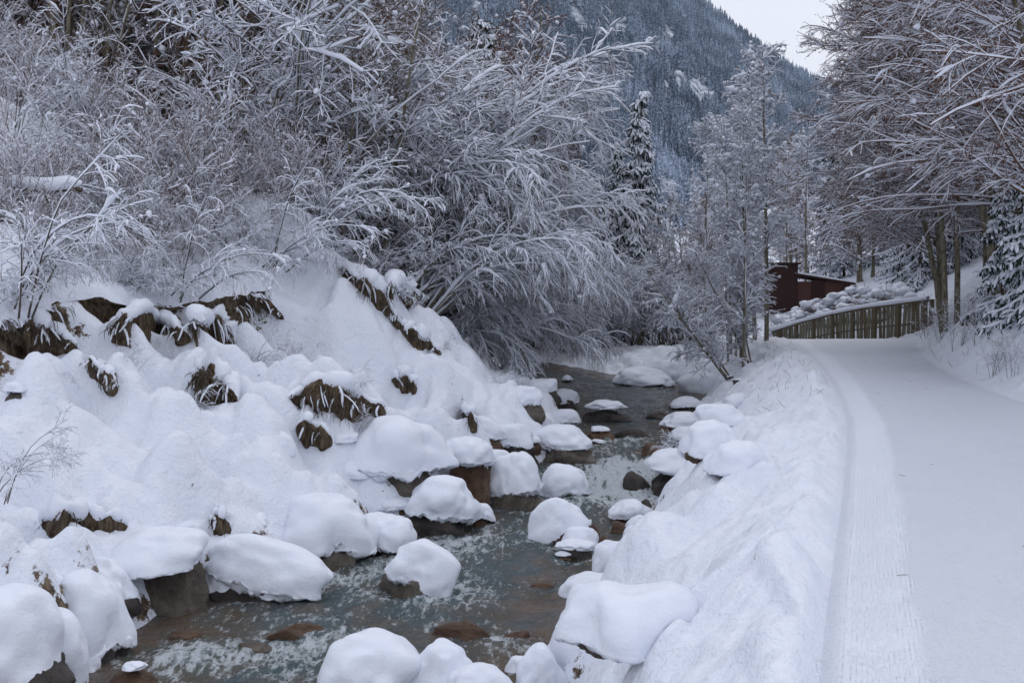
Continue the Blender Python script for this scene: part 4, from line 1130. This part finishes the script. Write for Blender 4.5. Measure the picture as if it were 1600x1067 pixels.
# snow-covered hedge behind the fence
he = empty('hedge', (0, 0, 0)); tag(he, 'reddish hedge heaped with round snow behind the fence', 'hedge')
rg = np.random.default_rng(5)
sn, tw = Soup(), Soup()
for i in range(380):
    px = rg.uniform(1205, 1445); Y = np.interp(px, [1206, 1450], [49.5, 37.5]) + rg.uniform(0, 3)
    topy = np.interp(px, [1205, 1240, 1290, 1330, 1370, 1400, 1450], [500, 484, 462, 452, 455, 446, 470])
    py = topy - 3 + rg.uniform(0, 1) ** .8 * 46
    c = np.array(at(px, py, Y + (py - topy) * -.03))
    C, Fc = ICO[3]
    r = rg.uniform(.10, .27)
    n = noise3(C[:, 0] * 2 + i, C[:, 1] * 2, C[:, 2] * 2, i)
    sn.add(C * (1 + .3 * n)[:, None] * np.array([r * 1.3, r * 1.2, r * .75]) + c, Fc)
    P0 = np.zeros((6, 4, 3)); d = nrmz(rg.normal(size=(6, 3)) * np.array([1, 1, .4]) + np.array([0, -.3, .0]))
    P0[:] = c[None, None] + d[:, None] * np.linspace(0, .52, 4)[None, :, None] - np.array([0, 0, .14]) + rg.normal(size=(6, 4, 3)) * .03
    tw.add(*tubes(P0, np.full((6, 4), .011), 3))
obj('snow', sn.mesh('snow', snow_m), he); obj('twigs', tw.mesh('twigs', leaf_rust), he)

hx, hy, _ = at(1214, 450, 62)
hz = gz(hx, hy)
hu = empty('hut', (hx, hy, hz)); tag(hu, 'dark red wooden hut half hidden by trees behind the fence', 'hut')
zt = at(1214, 414, 62)[2] - hz
mb = MB(); mb.box((0, 0, zt / 2), (1.9, 2.2, zt)); mb.build('tower', red_wood, hu)
mb = MB(); mb.box((0, 0, zt + .06), (2.2, 2.5, .12)); mb.build('tower_roof', red_wood, hu)
mb = MB(); zl_ = at(1250, 440, 62)[2] - hz
mb.box((2.55, .3, zl_ / 2), (3.2, 2.4, zl_)); mb.build('wall', red_roof, hu)
mb = MB(); mb.box((2.55, .3, zl_ + .15), (3.7, 2.9, .12), ry=.16); mb.build('roof', red_wood, hu)
mb = MB(); mb.box((2.55, .3, zl_ + .24), (3.6, 2.8, .10), ry=.16, jit=.03); mb.build('roof_snow', snow_m, hu)
mb = MB(); mb.box((2.2, -.93, 1.0), (.8, .05, 1.9)); mb.build('door', red_wood, hu)

# ------------------------------------------------------------------ dead grass and roots hanging from the lip
rg = np.random.default_rng(9)
gr, gs = Soup(), Soup()
n = 1500
Yg = rg.uniform(11.5, 27.5, n)
ok = (fCUT(Yg) > .35) & (noise2(Yg * 4, .7, 3) > -.1)
Yg = Yg[ok]; n = len(Yg)
xg = fXL(Yg) - fTC(Yg) - .14 + .10 + rg.uniform(-.1, .12, n)
zg = fLIP(Yg) + .02 - rg.uniform(0, .18, n)
P0 = np.zeros((n, 5, 3)); P0[:, 0] = np.stack([xg, Yg, zg], -1)
d = nrmz(np.stack([rg.uniform(.3, 1.2, n), rg.normal(size=n) * .5, rg.uniform(-.2, .5, n)], -1))
ln = rg.uniform(.12, .5, n)[:, None] * np.clip(fCUT(Yg), .3, 1)[:, None]
for j in range(1, 5):
    d = nrmz(d + np.array([0, 0, -.65]) + rg.normal(size=(n, 3)) * .12)
    P0[:, j] = P0[:, j - 1] + d * ln / 4
gr.add(*tubes(P0, np.repeat(np.array([[.006, .005, .005, .004, .002]]), n, 0), 3))
sel = rg.random(n) < .07
gs.add(*tubes(P0[sel], np.repeat(np.array([[.012, .016, .015, .012, .006]]), sel.sum(), 0) * rg.uniform(.5, 1.2, (sel.sum(), 5)), 4))
tag(obj('dead_grass', gr.mesh('dead_grass', bark_brown)), 'brown dead grass and roots hanging from the bank lip', 'grass', None, 'stuff')
tag(obj('hanging_snow', gs.mesh('hanging_snow', snow_m)), 'snow crust clinging to grass along the bank lip', 'snow', None, 'stuff')
# dry stalks on both banks
gr = Soup(); n = 260
Yg = 9 + rg.random(n) ** 1.3 * 26
side = rg.random(n)
xg = np.where(side < .55, fXPR(Yg) + .2 + rg.random(n) ** 1.5 * 2.5, fXR(Yg) + (fXP(Yg) - fXR(Yg)) * rg.uniform(.45, .93, n))
kp = (side < .55) | (Yg > 15); xg, Yg = xg[kp], Yg[kp]; n = len(xg)
P0 = np.zeros((n, 4, 3)); P0[:, 0] = np.stack([xg, Yg, ground(xg, Yg) - .02], -1)
d = nrmz(np.stack([rg.normal(size=n) * .5, rg.normal(size=n) * .5, np.ones(n)], -1)); ln = rg.uniform(.06, .26, n)[:, None]
for j in range(1, 4):
    d = nrmz(d + rg.normal(size=(n, 3)) * .18); P0[:, j] = P0[:, j - 1] + d * ln / 3
gr.add(*tubes(P0, np.full((n, 4), .003), 3))
tag(obj('dry_stalks', gr.mesh('dry_stalks', twig_brown)), 'thin dry stalks poking through snow beside the path', 'grass', None, 'stuff')

_r = np.random.default_rng(77); n = 45
_Y = 4.3 + 26 * _r.random(n) ** 1.6; _X = fXP(_Y) + .3 + _r.random(n) * (fXPR(_Y) - fXP(_Y) - .2)
_P = np.zeros((n, 3, 3)); _P[:, 0] = np.stack([_X, _Y, ground(_X, _Y) + .004], -1); _d = np.concatenate([_r.normal(size=(n, 2)), np.zeros((n, 1))], 1) * .02
_P[:, 1] = _P[:, 0] + _d + np.array([0, 0, .003]); _P[:, 2] = _P[:, 1] + _d * .8
_V, _F = tubes(_P, np.full((n, 3), .0018), 3)
tag(obj('twig_litter', mesh_np('twig_litter', _V, _F, True, (twig_brown,))), 'tiny dark bits of twig scattered over the groomed path', 'litter', None, 'stuff')

# ------------------------------------------------------------------ exposed clods of earth under snowy lips
def mat_earth():
    m = M_('bare_earth', .9, (.1, .07, .04), .1)
    c = m.coord('Position'); cs = m.scale(c, (7, 7, 2.2))
    m.base(m.ramp(m.noise(cs, 2.0, 7, .75), [(.3, (.022, .014, .010)), (.44, (.075, .048, .030)), (.56, (.17, .13, .085)), (.72, (.30, .25, .18))]))
    m.nrm(m.bump(m.noise(c, 9, 7, .75), 1.0, .08))
    return m.m
earth_m = mat_earth()
def earth_patch(label, pts_, th, seed, lip=.5, root=60, fwd=0.):
    rg = np.random.default_rng(seed)
    pts_ = np.array(pts_, float); L_ = np.concatenate([[0], np.cumsum(np.hypot(*np.diff(pts_, axis=0).T))])
    N_ = 44; u = np.linspace(0, 1, N_); px = np.interp(u * L_[-1], L_, pts_[:, 0]); py = np.interp(u * L_[-1], L_, pts_[:, 1])
    yy = np.array([hitY(a, b + th * .5) for a, b in zip(px, py)]); k = np.ones(9) / 9
    yy = np.convolve(np.pad(yy, 4, 'edge'), k, 'valid') - .05 - fwd
    prof = np.clip(np.sin(np.pi * u), 0, 1) ** .45 * (1 + .35 * noise2(u * 7, 0, seed))
    C_ = np.array([at(a, b + th * .5, y) for a, b, y in zip(px, py, yy)]); T_ = th * yy / F * prof
    o = C_.mean(0); C_ = C_ - o; K = 26; ang = np.arange(K) / K * 2 * np.pi
    ca, sa = np.cos(ang), np.sin(ang)
    ca = np.sign(ca) * np.abs(ca) ** .8; sa = np.sign(sa) * np.abs(sa) ** .7
    P_ = np.stack([C_[:, 0, None] + 0 * ca, C_[:, 1, None] - ca * T_[:, None] * .42, C_[:, 2, None] + sa * T_[:, None] * .55], -1)
    nz = noise3(P_[..., 0] * 4, P_[..., 1] * 4, P_[..., 2] * 6, seed) * .5 + noise3(P_[..., 0] * 11, P_[..., 1] * 11, P_[..., 2] * 11, seed + 1) * .3
    P_ = P_ + np.stack([nz * 0, -ca * nz * .35 * T_[:, None], sa * nz * .25 * T_[:, None]], -1)
    a = np.arange(N_ * K).reshape(N_, K); nx = np.roll(a, -1, 1)
    e = empty('earth_bank', tuple(o)); tag(e, label, 'earth bank', None)
    obj('earth', mesh_np('earth', P_.reshape(-1, 3), np.stack([a[:-1], a[1:], nx[1:], nx[:-1]], -1).reshape(-1, 4), True, (earth_m,)), e)
    Q = C_[None].copy(); Q[0, :, 2] += T_ * .55; Q[0, :, 1] -= T_ * .12
    rr_ = T_.mean() * lip * 1.25 * (.45 + .30 * noise2(u * 9, 3, seed) + .2 * rg.random(N_)) * prof
    V, Fq = tubes(Q, rr_[None], 12); V[:, 2] += -.3 * np.abs(noise3(V[:, 0] * 7, V[:, 1] * 7, V[:, 2] * 7, seed)) * T_.mean() * lip
    obj('snow_lip', mesh_np('snow_lip', V, Fq, True, (snow_m,)), e)
    sp = Soup(); i_ = rg.integers(2, N_ - 2, root)
    R0 = np.zeros((root, 5, 3)); R0[:, 0] = C_[i_] + np.stack([rg.normal(size=root) * .03, -T_[i_] * .46, T_[i_] * rg.uniform(.1, .5, root)], -1)
    d = nrmz(np.stack([rg.normal(size=root) * .6, -np.ones(root) * .5, rg.uniform(-.6, .2, root)], -1))
    for j in range(1, 5):
        d = nrmz(d + np.array([0, 0, -.6]) + rg.normal(size=(root, 3)) * .25); R0[:, j] = R0[:, j - 1] + d * (T_[i_] * rg.uniform(.05, .22, root))[:, None]
    sp.add(*tubes(R0, np.repeat(np.array([[.006, .006, .005, .004, .002]]), root, 0), 3))
    obj('roots', sp.mesh('roots', bark_brown), e)
    sl = rg.random(root) < .10; sp = Soup(); RS = R0[sl].copy(); RS[:, :, 1] -= .01
    sp.add(*tubes(RS, np.array([[.008, .014, .013, .012, .005]]) * rg.uniform(.5, 1.5, (int(sl.sum()), 1)), 5))
    obj('snow_drips', sp.mesh('snow_drips', snow_m), e)
earth_patch('dark root-hung earth ledge just below the crest right of the hump', [(532, 398), (568, 432), (600, 452), (628, 492)], 44, 201, .5, 150)
earth_patch('dark tuft of overhanging turf at the foot of the leaning alders', [(600, 438), (630, 440), (655, 446)], 36, 202, .7, 90, .15)
earth_patch('narrow band of dark earth and dead leaves on the right side of the slope', [(620, 492), (645, 515), (690, 540)], 26, 203, .5, 80)
earth_patch('overhanging block of brown earth and rock halfway down the slope', [(448, 592), (500, 600), (560, 606), (604, 612)], 62, 204, .45, 130)
earth_patch('brown earth hollow below the overhanging block', [(462, 650), (490, 655), (520, 668)], 44, 205, .3, 40)
earth_patch('small earthy rock end poking out right of the block', [(612, 580), (634, 584), (652, 592)], 28, 206, .5, 30)
earth_patch('rough root-hung earth face at the far left under the lip', [(2, 486), (50, 496), (90, 506), (124, 520)], 52, 221, .5, 160)
earth_patch('broad rough earth face under the lip left of the middle', [(172, 492), (215, 484), (262, 490), (300, 500)], 60, 222, .5, 200)
earth_patch('rough earth face under the lip at its right end', [(300, 486), (335, 492), (368, 505)], 58, 223, .5, 120)
earth_patch('slanting strip of reddish earth left of the long earth face', [(138, 552), (160, 572), (184, 590)], 34, 207, .4, 50)
earth_patch('tall piece of bare earth at the right end of the long earth face', [(300, 560), (335, 575), (372, 596)], 66, 208, .4, 90)
earth_patch('short break of dark earth near the shelf hump', [(384, 454), (412, 462), (444, 486)], 22, 209, .5, 40)
earth_patch('small dark soil gap low on the right of the slope', [(722, 632), (736, 645), (746, 655)], 28, 210, .4, 30)
earth_patch('dark rock gap under the snow above the sloping slab', [(330, 795), (345, 800), (362, 806)], 40, 211, .4, 12)
earth_patch('dark rocky hollows in a row at the left under smooth snow', [(64, 795), (105, 792), (150, 800), (200, 795)], 46, 212, .5, 30)

# ------------------------------------------------------------------ mountain
def ridge(px): return np.interp(px, [-800, 300, 800, 1000, 1090, 1150, 1200, 1240, 1275, 1320, 1600, 2200], [.50, .47, .42, .345, .280, .246, .224, .209, .197, .190, .17, .15])
def mountain(px, b):
    Y = 650 + 1250 * b
    x = (px - 800) / F * Y
    zr = ridge(px) * 1900
    z = 8 + (zr - 8) * (b ** 1.12) + (22 * fbm2(px * .012, b * 5, 3, 91) + 8 * fbm2(px * .05, b * 22, 2, 95)) * np.sin(np.pi * np.clip(b, 0, 1)) ** .7
    return x, Y, z
pxs = np.linspace(-800, 2200, 380); bs = np.linspace(0, 1, 120)
PX, BB = np.meshgrid(pxs, bs)
mx, my, mz = mountain(PX, BB)
# carry the far side down again so it is a hill and not a sheet
PX2, B2 = np.meshgrid(pxs, np.linspace(.05, 1, 14))
bx, by, bz = mountain(PX2, np.ones_like(PX2)); by = by + B2 * 350; bz = bz * (1 - .35 * B2)
mv = np.concatenate([np.stack([mx, my, mz], -1), np.stack([bx, by, bz], -1)], 0)
_m = M_('mountain_snow_and_rock', .8, (.5, .5, .5), .1); _c = _m.coord('Position')
_f = _m.math('MULTIPLY', _m.math('SUBTRACT', _m.noise(_c, .045, 9, .72), .44), 7.0, True)
_m.base(_m.mix(_f, (.05, .06, .08), (.66, .70, .78)))
mm = mesh_np('mountain', mv.reshape(-1, 3), grid_faces(*mv.shape[:2]), True, (_m.m,))
tag(obj('mountain', mm), kind='structure')
rg = np.random.default_rng(12)
n = 42000
tp = np.where(rg.random(n) < .82, rg.uniform(520, 1345, n), rg.uniform(-300, 1500, n)); tb = rg.random(n) ** .8
tx, ty, tz = mountain(tp, tb)
clear = np.exp(-((tp - 1010) / 75) ** 2 - ((tb - .50) / .09) ** 2) + np.exp(-((tp - 1110) / 45) ** 2 - ((tb - .46) / .07) ** 2)
keep = (noise2(tp * .02, tb * 8, 96) + .5 * noise2(tp * .07, tb * 26, 97) - 1.7 * clear > -1.15 + .8 * rg.random(len(tp)))
tx, ty, tz, tb, tp = [a[keep] for a in (tx, ty, tz, tb, tp)]
n = len(tx)
H = rg.uniform(14, 27, n) * (.75 + .35 * rg.random(n)); Rr = H * rg.uniform(.13, .19, n)
sides = 5; tiers = 3
V, Fl = [], []
off = 0
az = np.arange(sides) / sides * 2 * np.pi
for t_ in range(tiers):
    z0 = .06 + .27 * t_; z1 = min(1.0, z0 + .44); rad_ = (1 - .28 * t_)
    jit = rg.uniform(.75, 1.25, (n, sides))
    ring = np.stack([tx[:, None] + Rr[:, None] * rad_ * np.cos(az + t_)[None] * jit, ty[:, None] + Rr[:, None] * rad_ * np.sin(az + t_)[None] * jit, tz[:, None] + H[:, None] * (z0 + rg.uniform(-.03, .03, (n, sides)))], -1)
    tip = np.stack([tx, ty, tz + H * z1], -1)[:, None]
    vv = np.concatenate([ring, tip], 1)
    base = off + np.arange(n)[:, None] * (sides + 1)
    f = np.stack([np.stack([base[:, 0] + k, base[:, 0] + (k + 1) % sides, base[:, 0] + sides], -1) for k in range(sides)], 1).reshape(-1, 3)
    V.append(vv.reshape(-1, 3)); Fl.append(f); off += n * (sides + 1)
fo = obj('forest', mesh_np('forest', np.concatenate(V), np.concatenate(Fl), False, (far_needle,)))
tag(fo, 'blue-grey snow-dusted conifer forest covering the far mountainside', 'forest', None, 'stuff')

# ------------------------------------------------------------------ haze
def haze():
    mb = MB(); x0, x1, y0, y1, z0, z1 = -2300, 2300, -30, 2300, -4, 985
    mb.box(((x0 + x1) / 2, (y0 + y1) / 2, (z0 + z1) / 2), (x1 - x0, y1 - y0, z1 - z0))
    m = bpy.data.materials.new('haze'); m.use_nodes = True; t = m.node_tree
    for n_ in list(t.nodes): t.nodes.remove(n_)
    o = t.nodes.new('ShaderNodeOutputMaterial'); v = t.nodes.new('ShaderNodeVolumePrincipled')
    v.inputs['Color'].default_value = (.62, .80, 1, 1); v.inputs['Density'].default_value = .00012
    t.links.new(v.outputs[0], o.inputs['Volume'])
    ob = mb.build('haze', m); tag(ob, 'thin blue winter haze filling the valley', 'haze', None, 'stuff')
haze()
